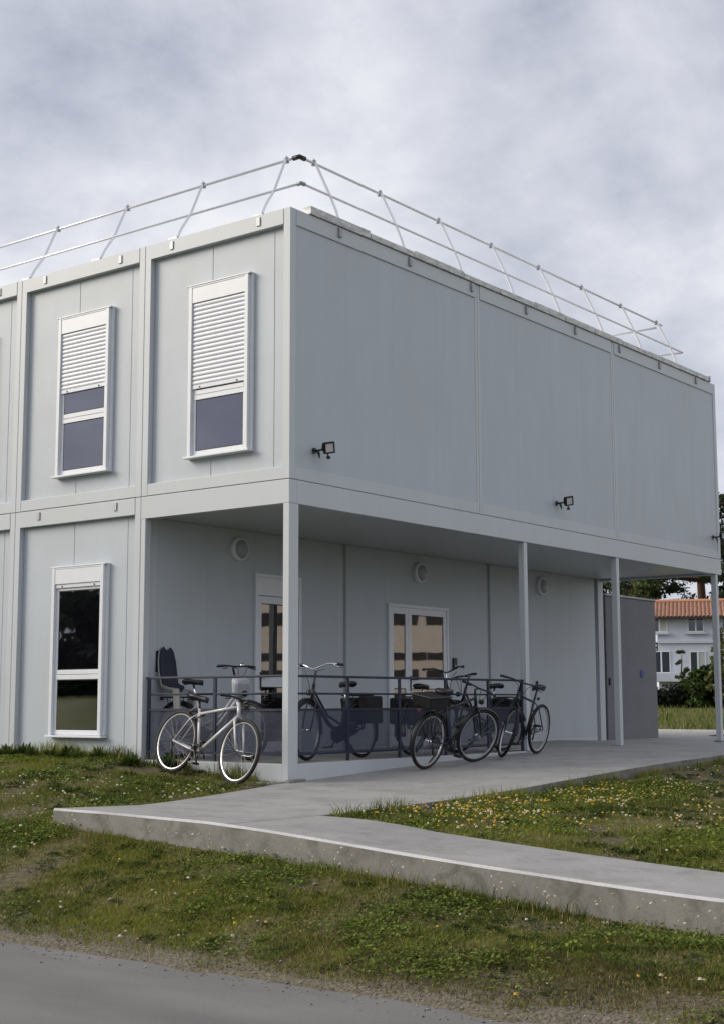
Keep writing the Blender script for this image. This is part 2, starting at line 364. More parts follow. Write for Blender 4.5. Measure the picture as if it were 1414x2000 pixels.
asphalt = mat('asphalt', (.165, .160, .157), .85, var=.22, vscale=1.4, bump=.5, bscale=260, stretch=(1, .35, 1))
t = asphalt.node_tree; b = t.nodes['Principled BSDF']; rmp = [n for n in t.nodes if n.type == 'VALTORGB'][0]
ge = N(t, 'ShaderNodeNewGeometry'); nn = N(t, 'ShaderNodeTexNoise', Scale=140.0, Detail=3.0); t.links.new(ge.outputs['Position'], nn.inputs['Vector'])
mxa = N(t, 'ShaderNodeMix', data_type='RGBA', blend_type='OVERLAY'); mxa.inputs[0].default_value = .55
mxa.inputs[0].default_value = .8
t.links.new(rmp.outputs[0], mxa.inputs[6]); t.links.new(nn.outputs['Fac'], mxa.inputs[7]); t.links.new(mxa.outputs[2], b.inputs['Base Color'])
road = B(-11.5, -5.75, -120, 120, ROADZ-.3, ROADZ).build('road', asphalt); tag(road, kind='structure')

# concrete
def mat_concrete(name, c1, c2, stain, scale=1.0):
    m = bpy.data.materials.new(name); m.use_nodes = True; t = m.node_tree; b = t.nodes['Principled BSDF']; b.inputs['Roughness'].default_value = .85
    b.inputs['Specular IOR Level'].default_value = .25
    g = N(t, 'ShaderNodeNewGeometry')
    a1 = N(t, 'ShaderNodeTexNoise', Scale=1.3*scale, Detail=8.0, Roughness=.62); t.links.new(g.outputs['Position'], a1.inputs['Vector'])
    a2 = N(t, 'ShaderNodeTexNoise', Scale=90.0, Detail=4.0); t.links.new(g.outputs['Position'], a2.inputs['Vector'])
    a3 = N(t, 'ShaderNodeTexNoise', Scale=3.1*scale, Detail=9.0, Roughness=.7, Distortion=.6); t.links.new(g.outputs['Position'], a3.inputs['Vector'])
    r = N(t, 'ShaderNodeValToRGB'); t.links.new(a1.outputs['Fac'], r.inputs[0])
    r.color_ramp.elements[0].position = .32; r.color_ramp.elements[0].color = (*c1, 1); r.color_ramp.elements[1].position = .68; r.color_ramp.elements[1].color = (*c2, 1)
    s = N(t, 'ShaderNodeValToRGB'); t.links.new(a3.outputs['Fac'], s.inputs[0])
    s.color_ramp.elements[0].position = .36; s.color_ramp.elements[0].color = (stain, stain, stain*.97, 1); s.color_ramp.elements[1].position = .52; s.color_ramp.elements[1].color = (1, 1, 1, 1)
    mu = N(t, 'ShaderNodeMix', data_type='RGBA', blend_type='MULTIPLY'); mu.inputs[0].default_value = 1; t.links.new(r.outputs[0], mu.inputs[6]); t.links.new(s.outputs[0], mu.inputs[7])
    ov = N(t, 'ShaderNodeMix', data_type='RGBA', blend_type='OVERLAY'); ov.inputs[0].default_value = .3; t.links.new(mu.outputs[2], ov.inputs[6]); t.links.new(a2.outputs['Fac'], ov.inputs[7])
    t.links.new(ov.outputs[2], b.inputs['Base Color'])
    bp = N(t, 'ShaderNodeBump', Strength=.25, Distance=.006); t.links.new(a2.outputs['Fac'], bp.inputs['Height']); t.links.new(bp.outputs[0], b.inputs['Normal'])
    MATS[name] = m
    return m
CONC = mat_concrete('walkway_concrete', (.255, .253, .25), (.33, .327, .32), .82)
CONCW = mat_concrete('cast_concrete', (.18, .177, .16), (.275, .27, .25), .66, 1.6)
EDGE = mat_concrete('pale_edge_concrete', (.45, .45, .46), (.55, .55, .56), .85)  # paler tone carries the highlight of the ramp edge; kerb shares it

def grid_sheet(xs, yfn, ny_, zf):
    vs = []; fs = []
    for x in xs:
        y0, y1 = yfn(x)
        for j in range(ny_+1):
            y = y0+(y1-y0)*j/ny_; vs.append((x, y, float(zf(np.array(x), np.array(y)))))
    for i in range(len(xs)-1):
        for j in range(ny_): a = i*(ny_+1)+j; fs.append((a, a+ny_+1, a+ny_+2, a+1))
    return vs, fs
wk = MB()
CH = .014
xs = [-4.05+CH]+[x for x in np.arange(-3.9, 10.4, .25)]+[10.42]
vs_, fs_ = grid_sheet(xs, lambda x: (-2.8, float(left_edge(x)) if x < 0 else .06), 12, slab_z); wk.add(vs_, fs_)
ys2 = np.arange(-14, -2.85, .2); xs6 = [x for x in xs if x < -2.85]
fv = []; ff = []
for i, y in enumerate(list(ys2)+[-2.8]):
    for x in xs6: fv.append((x, y, float(slab_z(np.array(x), np.array(y)))))
m6 = len(xs6); n5 = len(fv)//m6
for i in range(n5-1):
    for j in range(m6-1): a = i*m6+j; ff.append((a, a+1, a+m6+1, a+m6))
wk.add(fv, ff)
walk = wk.build('walkway', CONC, smooth=True); tag(walk, kind='structure')
# front wall of the ramp, its arris with a sunlit highlight coloured in, and the side faces
ysf = list(np.arange(-14, -.77, .15))+[-.77]
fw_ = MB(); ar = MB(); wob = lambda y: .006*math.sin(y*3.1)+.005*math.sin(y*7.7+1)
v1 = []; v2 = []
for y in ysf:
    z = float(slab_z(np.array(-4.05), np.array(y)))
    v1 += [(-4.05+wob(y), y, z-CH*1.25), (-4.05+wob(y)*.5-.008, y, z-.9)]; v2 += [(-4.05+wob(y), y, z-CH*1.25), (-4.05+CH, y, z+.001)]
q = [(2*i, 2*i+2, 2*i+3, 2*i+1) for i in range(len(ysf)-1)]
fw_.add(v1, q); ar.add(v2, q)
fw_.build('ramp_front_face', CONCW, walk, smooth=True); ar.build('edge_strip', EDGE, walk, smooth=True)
sd_ = MB()
def skirt(mb, pts, d=.6):
    b0 = []
    for p in pts: b0 += [p, (p[0], p[1], p[2]-d)]
    mb.add(b0, [(2*i, 2*i+2, 2*i+3, 2*i+1) for i in range(len(pts)-1)])
sz = lambda x, y: (x, y, float(slab_z(np.array(x), np.array(y))))
skirt(sd_, [sz(-4.05+CH, -.77)]+[sz(x, float(left_edge(x))) for x in np.arange(-3.9, .01, .2)])
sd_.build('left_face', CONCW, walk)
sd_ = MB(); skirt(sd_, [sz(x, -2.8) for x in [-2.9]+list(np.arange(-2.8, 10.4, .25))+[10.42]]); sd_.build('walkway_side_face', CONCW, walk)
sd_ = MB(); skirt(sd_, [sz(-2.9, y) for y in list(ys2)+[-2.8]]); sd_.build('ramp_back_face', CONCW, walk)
jt = MB(); jx = [x for x in xs if x < -2.85]
jt.add([(x, -2.8+d, float(slab_z(np.array(x), np.array(-2.8)))+.0025) for x in jx for d in (-.004, .004)], [(2*i, 2*i+2, 2*i+3, 2*i+1) for i in range(len(jx)-1)]); jt.build('joint', mat('joint_filler', (.10, .10, .095), .9), walk)
# pavement past the end of the porch, and kerb of the far lawn
pv = B(10.50, 19.2, -2.6, 14, -.5, -.035).build('pavement', CONC); tag(pv, kind='structure')
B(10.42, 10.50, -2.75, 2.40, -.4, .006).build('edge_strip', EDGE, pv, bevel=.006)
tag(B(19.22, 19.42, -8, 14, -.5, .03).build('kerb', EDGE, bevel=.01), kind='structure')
pf = B(.055, 10.40, .062, W-.02, -.25, .002).build('porch_floor', CONC); tag(pf, kind='structure')

# ------------------------------------------------------------------ the modular building
bld = empty('modular_building'); tag(bld, 'pale grey two-storey modular building with an open porch under its corner', 'building')
G = .004                                            # half joint between neighbouring modules
def part(mb, name, m=None, bev=.004, **k): return mb.build(name, m or BEAM, bld, bevel=bev, **k)
NM = 4
PX = .075                                           # panel face set back from the frame face (left facade)
for mI in range(NM):
    y0, y1 = mI*W, (mI+1)*W
    for fl in (0, 1):
        if fl == 0 and mI == 0: continue
        zb, zt = (ZS+G, ZT) if fl else (-.25, ZS-G)
        for a, c in ((y0+G, y0+.105), (y1-.105, y1-G)):
            if fl == 1 and mI == 0 and a < .1: continue          # corner column is built once for both faces
            part(B(0, .16, a, c, zb, zt), 'column')
        lo = zb+.15 if fl else .0
        top = zt-.195 if fl else zt-.215
        part(B(-.006, .16, y0+.105, y1-.105, top, zt-.002), 'beam')
        if fl: part(B(.003, .16, y0+.105, y1-.105, zb+.002, zb+.15), 'beam')
        else: part(B(.02, .16, y0+.105, y1-.105, -.25, .06), 'beam')
        # wall panels with open joints
        cuts = [y0+.106, y0+.304, y0+1.316, y1-.106]
        zlo = zb+.15 if fl else .061
        for a, c in zip(cuts[:-1], cuts[1:]):
            part(B(PX, PX+.05, a+.0035, c-.0035, zlo+.002, top-.002), 'wall_panel', WHITE, .003)
        part(B(PX+.012, PX+.06, y0+.11, y1-.11, zlo, top), 'joint_backing', GASKET, 0)
    # inside of the wall at the porch is built below
# corner column, both faces
part(B(0, .105, 0, .105, ZS+G, ZT), 'column')
# beams at porch level
part(B(-.002, .14, .0, W-G, ZB, ZS-G), 'beam')
part(B(.142, 3*L, .0, .14, ZB, ZS-G), 'beam')
# right facade, upper storey
for k in range(3):
    x0, x1 = k*L, (k+1)*L
    a = x0+(.107 if k == 0 else .06); c = x1-(.105 if k == 2 else .06)
    if k: part(B(x0+G, x0+.06, .006, .12, ZS+G, ZT-.002), 'column')
    part(B(c, x1-G if k < 2 else x1, .006, .12, ZS+G, ZT-.002) if k < 2 else B(c, x1, .0, .12, ZS+G, ZT), 'column')
    part(B(a+.002, c-.002, -.004, .12, ZT-.20, ZT-.003), 'beam')
    part(B(a+.002, c-.002, .004, .12, ZS+G, ZS+.15), 'beam')
    n = 4
    for i in range(n):
        p, q = a+(c-a)*i/n, a+(c-a)*(i+1)/n
        part(B(p+.0008, q-.0008, .012, .06, ZS+.1515, ZT-.2015), 'wall_panel', WHITE, .0008)
    part(B(a, c, .0135, .10, ZS+.15, ZT-.2), 'joint_backing', SEAM, 0)
# end wall (far right) and roof deck
part(B(3*L-.12, 3*L, .122, NM*W-.102, ZB, ZT-.002), 'end_wall', WHITE)
part(B(.17, 3*L-.13, .13, NM*W, ZT-.12, ZT-.04), 'roof', FLASH)
part(B(.15, 3*L-.13, .145, NM*W-.12, ZB+.075, ZS-.02), 'upper_floor', WHITE, 0)
part(B(.0, 3*L, NM*W-.1, NM*W+.0, -.2, ZT-.05), 'rear_wall', WHITE, 0)
# flashing strips on the right hand edge, in lengths with gaps
fx = .35
while fx < 11.6:
    ln = min(random.choice([.95, 1.2, 1.45]), 11.85-fx); hh = .075+random.random()*.03
    part(B(fx, fx+ln-.015, -.022-random.random()*.01, .10, ZT+.004, ZT+hh), 'flashing', FLASH, .003); fx += ln
part(B(11.87, 11.93, -.03, .06, ZT+.0, ZT+.11), 'flashing', GALV)
# lifting lugs: little U brackets on the top frame
def lug(mb, pts): return mb
for y in (.495, 1.96, 2.90, 4.39, 5.36, 6.82):
    for zc in (ZT-.085, ZS-.085):
        if zc < ZS and y < W: continue
        m_ = MB(); m_.prism([(-.020, y-.028), (-.020, y+.028), (-.006, y+.028), (-.006, y+.012), (-.012, y+.012), (-.012, y-.012), (-.006, y-.012), (-.006, y-.028)], 'z', zc-.055, zc+.05)
        part(m_, 'lug', GALV, .002)
for k in range(8):
    x = .93+k*1.484
    m_ = MB(); m_.prism([(x-.03, -.030), (x+.03, -.030), (x+.03, -.005), (x+.012, -.005), (x+.012, -.016), (x-.012, -.016), (x-.012, -.005), (x-.03, -.005)], 'z', ZT-.135, ZT-.02)
    part(m_, 'lug', GALV, .002)

# posts, base beams, soffit
part(B(0, .17, 0, .09, -.2, ZB-.002), 'post')
part(B(0.0, .10, W-.085, W-.006, -.2, ZB-.002), 'post')
for x, zz in ((5.22, -.02), (8.07, 0), (11.93, -.03)):
    part(B(x, x+.095, .01, .105, zz, ZB-.002), 'post')
    B(x-.03, x+.125, .0, .135, zz, zz+.009 if zz == 0 else zz+.029).build('base_plate', GALV, bld)
part(B(.17, 5.22, .0, .05, -.30, -.004), 'base_beam')
part(B(.0, .05, .09, W-.085, -.30, -.004), 'base_beam')
for k in range(3):
    for i in range(4):
        a = .142+(3*L-.28)*(k*4+i)/12; c = .142+(3*L-.28)*(k*4+i+1)/12
        part(B(a+.002, c-.002, .142, W-.004, ZB+.04, ZB+.07), 'soffit_panel', SOFFIT, .002)
part(B(-.30, -.02, .02, .34, -.30, -.195), 'footing', CONCW, .012)
part(B(-.06, .24, -.07, -.004, -.30, -.172), 'footing', CONCW, .012)
# inner wall of the porch
YI = W
part(B(.10, .30, YI+.0, YI+.1, -.05, ZB+.04), 'column')
def inner_panels(x0, x1, n):
    for i in range(n):
        p, q = x0+(x1-x0)*i/n, x0+(x1-x0)*(i+1)/n
        part(B(p+.0008, q-.0008, YI+.004, YI+.05, .05, ZB+.038), 'wall_panel', WHITE, .0008)
    part(B(x0+.002, x1-.002, YI+.001, YI+.05, -.05, .047), 'skirting_beam', BEAM)
    part(B(x0+.02, x1-.02, YI+.0055, YI+.049, -.05, ZB+.04), 'joint_backing', SEAM, 0)
inner_panels(.302, 4.0, 4); inner_panels(4.19, 7.95, 4); inner_panels(8.15, 11.86, 4)
for a, c in ((4.0, 4.19), (7.95, 8.15)):
    part(B(a+.002, c-.002, YI+.045, YI+.12, -.05, ZB+.04), 'recessed_column', BEAM)
part(B(11.86, 11.96, YI+.07, YI+.12, -.05, ZB+.04), 'recessed_column', BEAM)
part(B(11.962, 12.165, YI-.02, YI+.14, -.05, ZB+.04), 'column')

# windows: casing > shutter_box, slats, frame, panes, sill
slat_me = {}
def window(yc, z0, z1, shutter, facing='x'):
    wd = .99; ya, yb = yc-wd/2, yc+wd/2; t_ = .055; H = z1-z0
    f0 = -.012                                       # front face of the casing
    cas = MB()
    cas.box(f0, PX-.001, ya, ya+t_, z0+.03, z1); cas.box(f0, PX-.001, yb-t_, yb, z0+.03, z1)
    cas.box(f0+.002, PX-.001, ya+t_, yb-t_, z1-.02, z1-.001)
    o = cas.build('window', PVC, bld, bevel=.004)
    def sub(mb, nm, m, bev=.003): return mb.build(nm, m, o, bevel=bev)
    sub(B(f0-.004, PX-.002, ya-.035, yb+.035, z1+.001, z1+.018), 'drip_cap', PVC)
    sub(B(f0+.045, PX-.002, yb+.001, yb+.034, z0+.03, z1), 'trim', PVC); sub(B(f0+.045, PX-.002, ya-.034, ya-.001, z0+.03, z1), 'trim', PVC)
    zb_ = z1-.215
    sub(B(f0+.006, PX-.003, ya+t_+.001, yb-t_-.001, zb_, z1-.022), 'shutter_box', PVC)
    sub(B(f0-.03, PX-.002, ya-.04, yb+.04, z0, z0+.026), 'sill', PVC)
    a, c = ya+t_+.001, yb-t_-.001
    fx0 = .030                                        # sash face
    zt_ = zb_-.002; zm = z0+H*.372                    # transom centre
    fr = .048
    sub(B(fx0+.012, PX-.004, a, c, z0+.03, zb_), 'backing', GASKET, 0)
    for yy0, yy1 in ((a, a+fr), (c-fr, c)): sub(B(fx0, fx0+.02, yy0, yy1, z0+.03, zt_), 'frame', PVC)
    sub(B(fx0+.001, fx0+.02, a+fr, c-fr, z0+.03, z0+.03+.062), 'frame', PVC)
    sub(B(fx0-.004, fx0+.02, a+fr-.01, c-fr+.01, zm-.012, zm+.045), 'transom', PVC); sub(B(fx0-.006, fx0+.02, a+.01, c-.01, zm-.078, zm-.018), 'transom', PVC)
    sub(B(fx0+.002, fx0+.02, a+fr, c-fr, zt_-.085, zt_), 'frame', PVC)
    for zz0, zz1 in ((z0+.092, zm-.078), (zm+.045, zt_-.085)):
        sub(B(fx0+.006, fx0+.0118, a+fr-.001, c-fr+.001, zz0, zz1), 'gasket', GASKET, 0)
        p_ = MB(); p_.add([(fx0+.005, a+fr+.012, zz0+.012), (fx0+.005, c-fr-.012, zz0+.012), (fx0+.005, c-fr-.012, zz1-.012), (fx0+.005, a+fr+.012, zz1-.012)], [(0, 3, 2, 1)])
        p_.build('pane', GLASS, o)
    zs_ = zb_-.002; pitch = .0540; n = max(1, int(round((zb_-shutter)/pitch)))
    if n > 1: pitch = (zb_-.004-shutter-.05)/(n-1)
    for i in range(n):
        last = i == n-1
        ztop = zs_-i*pitch; h = pitch-.003 if not last else .05
        key = (last, round(h, 4), round(c-a, 4))
        if key not in slat_me:
            s_ = MB(); wy = (c-a)/2-.003
            prof = [(0.0, -h), (-.009, -h+.006), (-.0125, -h*.55), (-.0105, -h*.25), (-.004, -.001), (.004, 0), (.006, -h)]
            if last: prof = [(-.010, -h), (-.012, -h+.004), (-.012, -.006), (-.008, 0), (.006, 0), (.006, -h)]
            s_.prism(prof, 'y', -wy, wy) if False else s_.add([(p[0], -wy, p[1]) for p in prof]+[(p[0], wy, p[1]) for p in prof],
                [tuple(range(len(prof))), tuple(range(2*len(prof)-1, len(prof)-1, -1))]+[(j, (j+1) % len(prof), len(prof)+(j+1) % len(prof), len(prof)+j) for j in range(len(prof))])
            me = bpy.data.meshes.new('slat'); me.from_pydata(s_.v, [], s_.f)
            bm = bmesh.new(); bm.from_mesh(me); bmesh.ops.recalc_face_normals(bm, faces=bm.faces); bm.to_mesh(me); bm.free()
            me.materials.append(SHUT); slat_me[key] = me
        s_ = bpy.data.objects.new('slat', slat_me[key]); COL.objects.link(s_); s_.parent = o; s_.location = (fx0-.010, (a+c)/2, ztop)
        if last:
            for yy in (a+.13, c-.13):
                k_ = MB(); k_.lathe([(0, -.004), (.010, -.004), (.010, .004), (0, .004)], 10, 'y'); k_.xf(lambda p: (p.y, p.x, p.z))
                k_.build('stop', BLACK, o, loc=(fx0-.026, yy, ztop-.03))
    return o
for mI in range(NM):
    yc = mI*W+1.149
    window(yc, 3.655, 5.83, {0: 4.52, 1: 4.79, 2: 4.9, 3: 5.5}[mI])
    if mI: window(yc, .25, 2.45, 2.20)

# doors in the inner wall
def door(x0, x1, z1, box, leaves, name):
    y1 = YI+.002; yf = YI-.035
    m_ = MB(); m_.box(x0, x0+.05, yf, y1, .002, z1); m_.box(x1-.05, x1, yf, y1, .002, z1); m_.box(x0+.05, x1-.05, yf+.001, y1, z1-.05, z1-.001)
    o = m_.build(name, PVC, bld, bevel=.004)
    zt_ = z1-.052
    if box:
        B(x0+.051, x1-.051, yf+.004, y1, z1-.30, z1-.052).build('shutter_box', PVC, o, bevel=.003); zt_ = z1-.31
    for (a, c, fr, hnd) in leaves:
        yl = yf+.010
        for p, q in ((a, a+fr), (c-fr, c)): B(p, q, yl, y1, .02, zt_).build('stile', PVC, o, bevel=.003)
        B(a+fr, c-fr, yl+.001, y1, zt_-.10, zt_).build('rail', PVC, o, bevel=.003); B(a+fr, c-fr, yl+.001, y1, .02, .16).build('rail', PVC, o, bevel=.003)
        B(a+fr, c-fr, yl+.001, y1, .90, 1.06).build('rail', PVC, o, bevel=.003)
        for zz0, zz1 in ((.16, .90), (1.06, zt_-.10)):
            B(a+fr, c-fr, yl+.016, yl+.024, zz0, zz1).build('gasket', GASKET, o)
            MB().add([(a+fr+.012, yl+.014, zz0+.012), (c-fr-.012, yl+.014, zz0+.012), (c-fr-.012, yl+.014, zz1-.012), (a+fr+.012, yl+.014, zz1-.012)], [(0, 1, 2, 3)]).build('pane', DGLASS, o)
        if hnd:
            hx = hnd; h_ = MB(); h_.tube([(hx, yl, 1.04), (hx, yl-.05, 1.04), (hx+.02, yl-.056, 1.04), (hx+.12, yl-.056, 1.035)], .010, 8); h_.build('handle', BLACK, o, smooth=True)
            B(hx-.018, hx+.018, yl-.006, yl, .86, 1.10).build('lock_plate', BLACK, o, bevel=.003)
    return o
door(5.20, 6.83, 2.20, False, [(5.255, 5.72, .075, None), (5.725, 6.775, .085, 5.77)], 'double_door')
door(2.15, 3.12, 2.45, True, [(2.205, 3.065, .07, 2.26)], 'door')
for x, z, s_ in ((9.62, 1.0, .035), (9.66, .72, .03)):
    B(x, x+s_, YI-.03, YI+.002, z, z+s_*1.6).build('socket', BLACK, bld, bevel=.004)
intercom = B(-.055, .055, -.028, -.0, -.09, .09).build('intercom', BLACK, bevel=.008, loc=(7.03, YI+.003, 1.31))
tag(intercom, 'black entry intercom on the porch wall beside the double door', 'intercom')
B(-.03, .03, -.031, -.027, .02, .06).build('speaker_grille', DARKF, intercom); B(-.02, .02, -.032, -.027, -.05, -.02).build('button', GALV, intercom)

# bulkhead lights
def bulkhead(x, z, label):
    o = MB().lathe([(0, 0), (.155, 0), (.160, -.02), (.160, -.06), (.142, -.075), (.128, -.075), (.125, -.06)], 32, 'y').build('bulkhead_light', PVC, smooth=False, loc=(x, YI+.003, z))
    MB().lathe([(.125, -.06), (.12, -.085), (.09, -.102), (.05, -.11), (0, -.112)], 32, 'y').build('diffuser', LAMPW, o, smooth=True)
    tag(o, label, 'lamp', 'round lamps on the porch wall')
bulkhead(1.81, 2.745, 'round white wall lamp above the shuttered door left of the corner post')
bulkhead(6.04, 2.72, 'round white wall lamp above the double door')
bulkhead(9.84, 2.745, 'round white wall lamp right of the double door near the end of the porch')

# floodlights
def flood(x, label):
    o = empty('floodlight', (x, -.003, 3.64)); o.scale = (.68, .68, .68); tag(o, label, 'floodlight', 'floodlights on the shaded facade')
    B(-.05, .03, -.03, 0, -.05, .05).build('wall_plate', BLACK, o, bevel=.005)
    MB().tube([(-.01, -.02, 0), (-.01, -.13, .0), (.03, -.20, .01)], .018, 8).build('arm', BLACK, o, smooth=True)
    m_ = MB(); m_.tube([(-.012, -.20, .10), (-.03, -.20, 0), (-.012, -.20, -.02)], .012, 6); m_.build('bracket', BLACK, o, smooth=True)
    hd = MB()
    hd.box(-.10, .10, -.03, .03, -.10, .10)
    def tilt(p):
        q = Matrix.Rotation(R(14), 4, 'X') @ Matrix.Rotation(R(-12), 4, 'Y') @ p; q = Matrix.Rotation(R(-24), 4, 'Z') @ q
        return (q.x+.09, q.y-.25, q.z+.045)
    h_ = hd.xf(tilt).build('head', BLACK, o, bevel=.008)
    rm = MB()
    for bx in ((-.10, -.075, -.045, -.03, -.10, .10), (.075, .10, -.045, -.03, -.10, .10), (-.075, .075, -.045, -.03, -.10, -.075), (-.075, .075, -.045, -.03, .075, .10)): rm.box(*bx)
    rm.xf(tilt).build('rim', BLACK, h_)
    B(-.074, .074, -.036, -.031, -.074, .074).xf(tilt).build('lens', mat('lamp_lens', (.55, .56, .58), .3), h_)
    s_ = MB(); s_.lathe([(0, -.035), (.03, -.03), (.036, -.01), (.03, .02), (0, .025)], 14, 'z', (.10, -.24, -.12)); s_.tube([(.09, -.24, -.10), (.085, -.235, -.05)], .012, 6); s_.build('motion_sensor', BLACK, o, smooth=True)
    MB().tube([(-.02, -.10, -.01), (-.01, -.12, -.08), (.0, -.12, -.14)], [.03, .022, .008], 8).build('junction', BLACK, o, smooth=True)
flood(.45*1.125-.06, 'black floodlight on the shaded facade near the building corner')
flood(5.54*1.125-.06, 'black floodlight in the middle of the shaded facade')
flood(10.74*1.125-.24, 'black floodlight at the far right end of the shaded facade')

# ------------------------------------------------------------------ guard rail on the roof
gr = empty('roof_guardrail', (0, 0, ZT)); tag(gr, 'inward-leaning aluminium safety railing along the roof edge', 'railing')
def rail(pts, r, m=ALU, nm='rail'): return MB().tube([(p[0], p[1], p[2]-ZT) for p in pts], r, 10).build(nm, m, gr, smooth=True)
TX, TY, TZ = .70, .45, 7.47
MX, MY, MZ = .46, .22, 7.0
rail([(TX, TY+.03, TZ), (TX, 9.5, TZ)], .018); rail([(TX+.03, TY, TZ), (10.95, TY, TZ)], .018)
rail([(MX, MY+.02, MZ), (MX, 9.5, MZ)], .016); rail([(MX+.02, MY, MZ), (11.3, MY, MZ)], .016)
rail([(TX, TY+.10, TZ), (TX, TY, TZ), (TX+.10, TY, TZ)], .032, BLACK, 'corner_fitting'); rail([(MX, MY+.06, MZ), (MX, MY, MZ), (MX+.06, MY, MZ)], .027, GALV, 'corner_fitting')
def stanchion(base, mid, top):
    m_ = MB(); ps = [Vector(base)+Vector((0, 0, -ZT)), Vector(base).lerp(Vector(mid), .35)+Vector((0, 0, -ZT+.03)), Vector(mid)+Vector((0, 0, -ZT)), Vector(top)+Vector((0, 0, -ZT+.05))]
    m_.tube(ps, .022, 4); o = m_.build('stanchion', ALU, gr)
    MB().tube([Vector(top)+Vector((0, 0, -ZT-.03)), Vector(top)+Vector((0, 0, -ZT+.03))], .034, 8).build('clamp', GALV, o)
    b_ = Vector(base); B(b_.x-.08, b_.x+.08, b_.y-.08, b_.y+.08, b_.z-ZT-.04, b_.z-ZT).build('foot', GALV, o)
for k in range(7):
    y = .66+k*1.44; stanchion((.16, y-.06, ZT+.06), (MX, y, MZ), (TX, y, TZ))
for k in range(8):
    x = .98+k*1.39; stanchion((x+.08, .10, ZT+.10), (x+.04, MY, MZ), (x, TY, TZ))
rail([(10.72, TY, TZ-.09), (10.72, 3.4, TZ-.09)], .020); rail([(11.3, MY, MZ), (10.9, 3.4, MZ)], .020)
rail([(10.75, 1.4, TZ-.09), (11.05, 1.4, ZT+.02)], .022, GALV, 'stanchion')

# ------------------------------------------------------------------ porch railings
def porch_railing(name, loc, rz, length, posts, label):
    o = empty(name, loc, (0, 0, rz)); tag(o, label, 'railing', 'navy railings of the porch')
    for p in posts: B(p-.022, p+.022, -.012, .012, .0, .975).build('post', NAVY, o, bevel=.003); 
    B(posts[0]-.02, posts[-1]+.03, -.022, .022, .976, 1.005).build('top_rail', NAVY, o, bevel=.006)
    for z in (.79,):
        for a, c in zip(posts[:-1], posts[1:]): MB().tube([(a+.022, 0, z), (c-.022, 0, z)], .012, 8).build('mid_rail', NAVY, o, smooth=True)
    for a, c in zip(posts[:-1], posts[1:]):
        B(a+.022, c-.022, -.014, .014, .59, .618).build('panel_rail', NAVY, o); B(a+.022, c-.022, -.014, .014, .085, .11).build('panel_rail', NAVY, o)
        MB().add([(a+.022, 0, .11), (c-.022, 0, .11), (c-.022, 0, .59), (a+.022, 0, .59)], [(0, 1, 2, 3)]).build('perforated_panel', PERF, o)
    return o
porch_railing('porch_railing', (.07, .09, .0), R(90), 2.3, [.03, 1.11, 2.22], 'short navy railing with perforated panels on the sunlit side of the porch')
porch_railing('porch_railing', (0, .07, .0), 0, 5.1, [.20, 1.18, 2.23, 3.26, 4.30, 5.19], 'long navy railing with perforated panels on the shaded side of the porch')

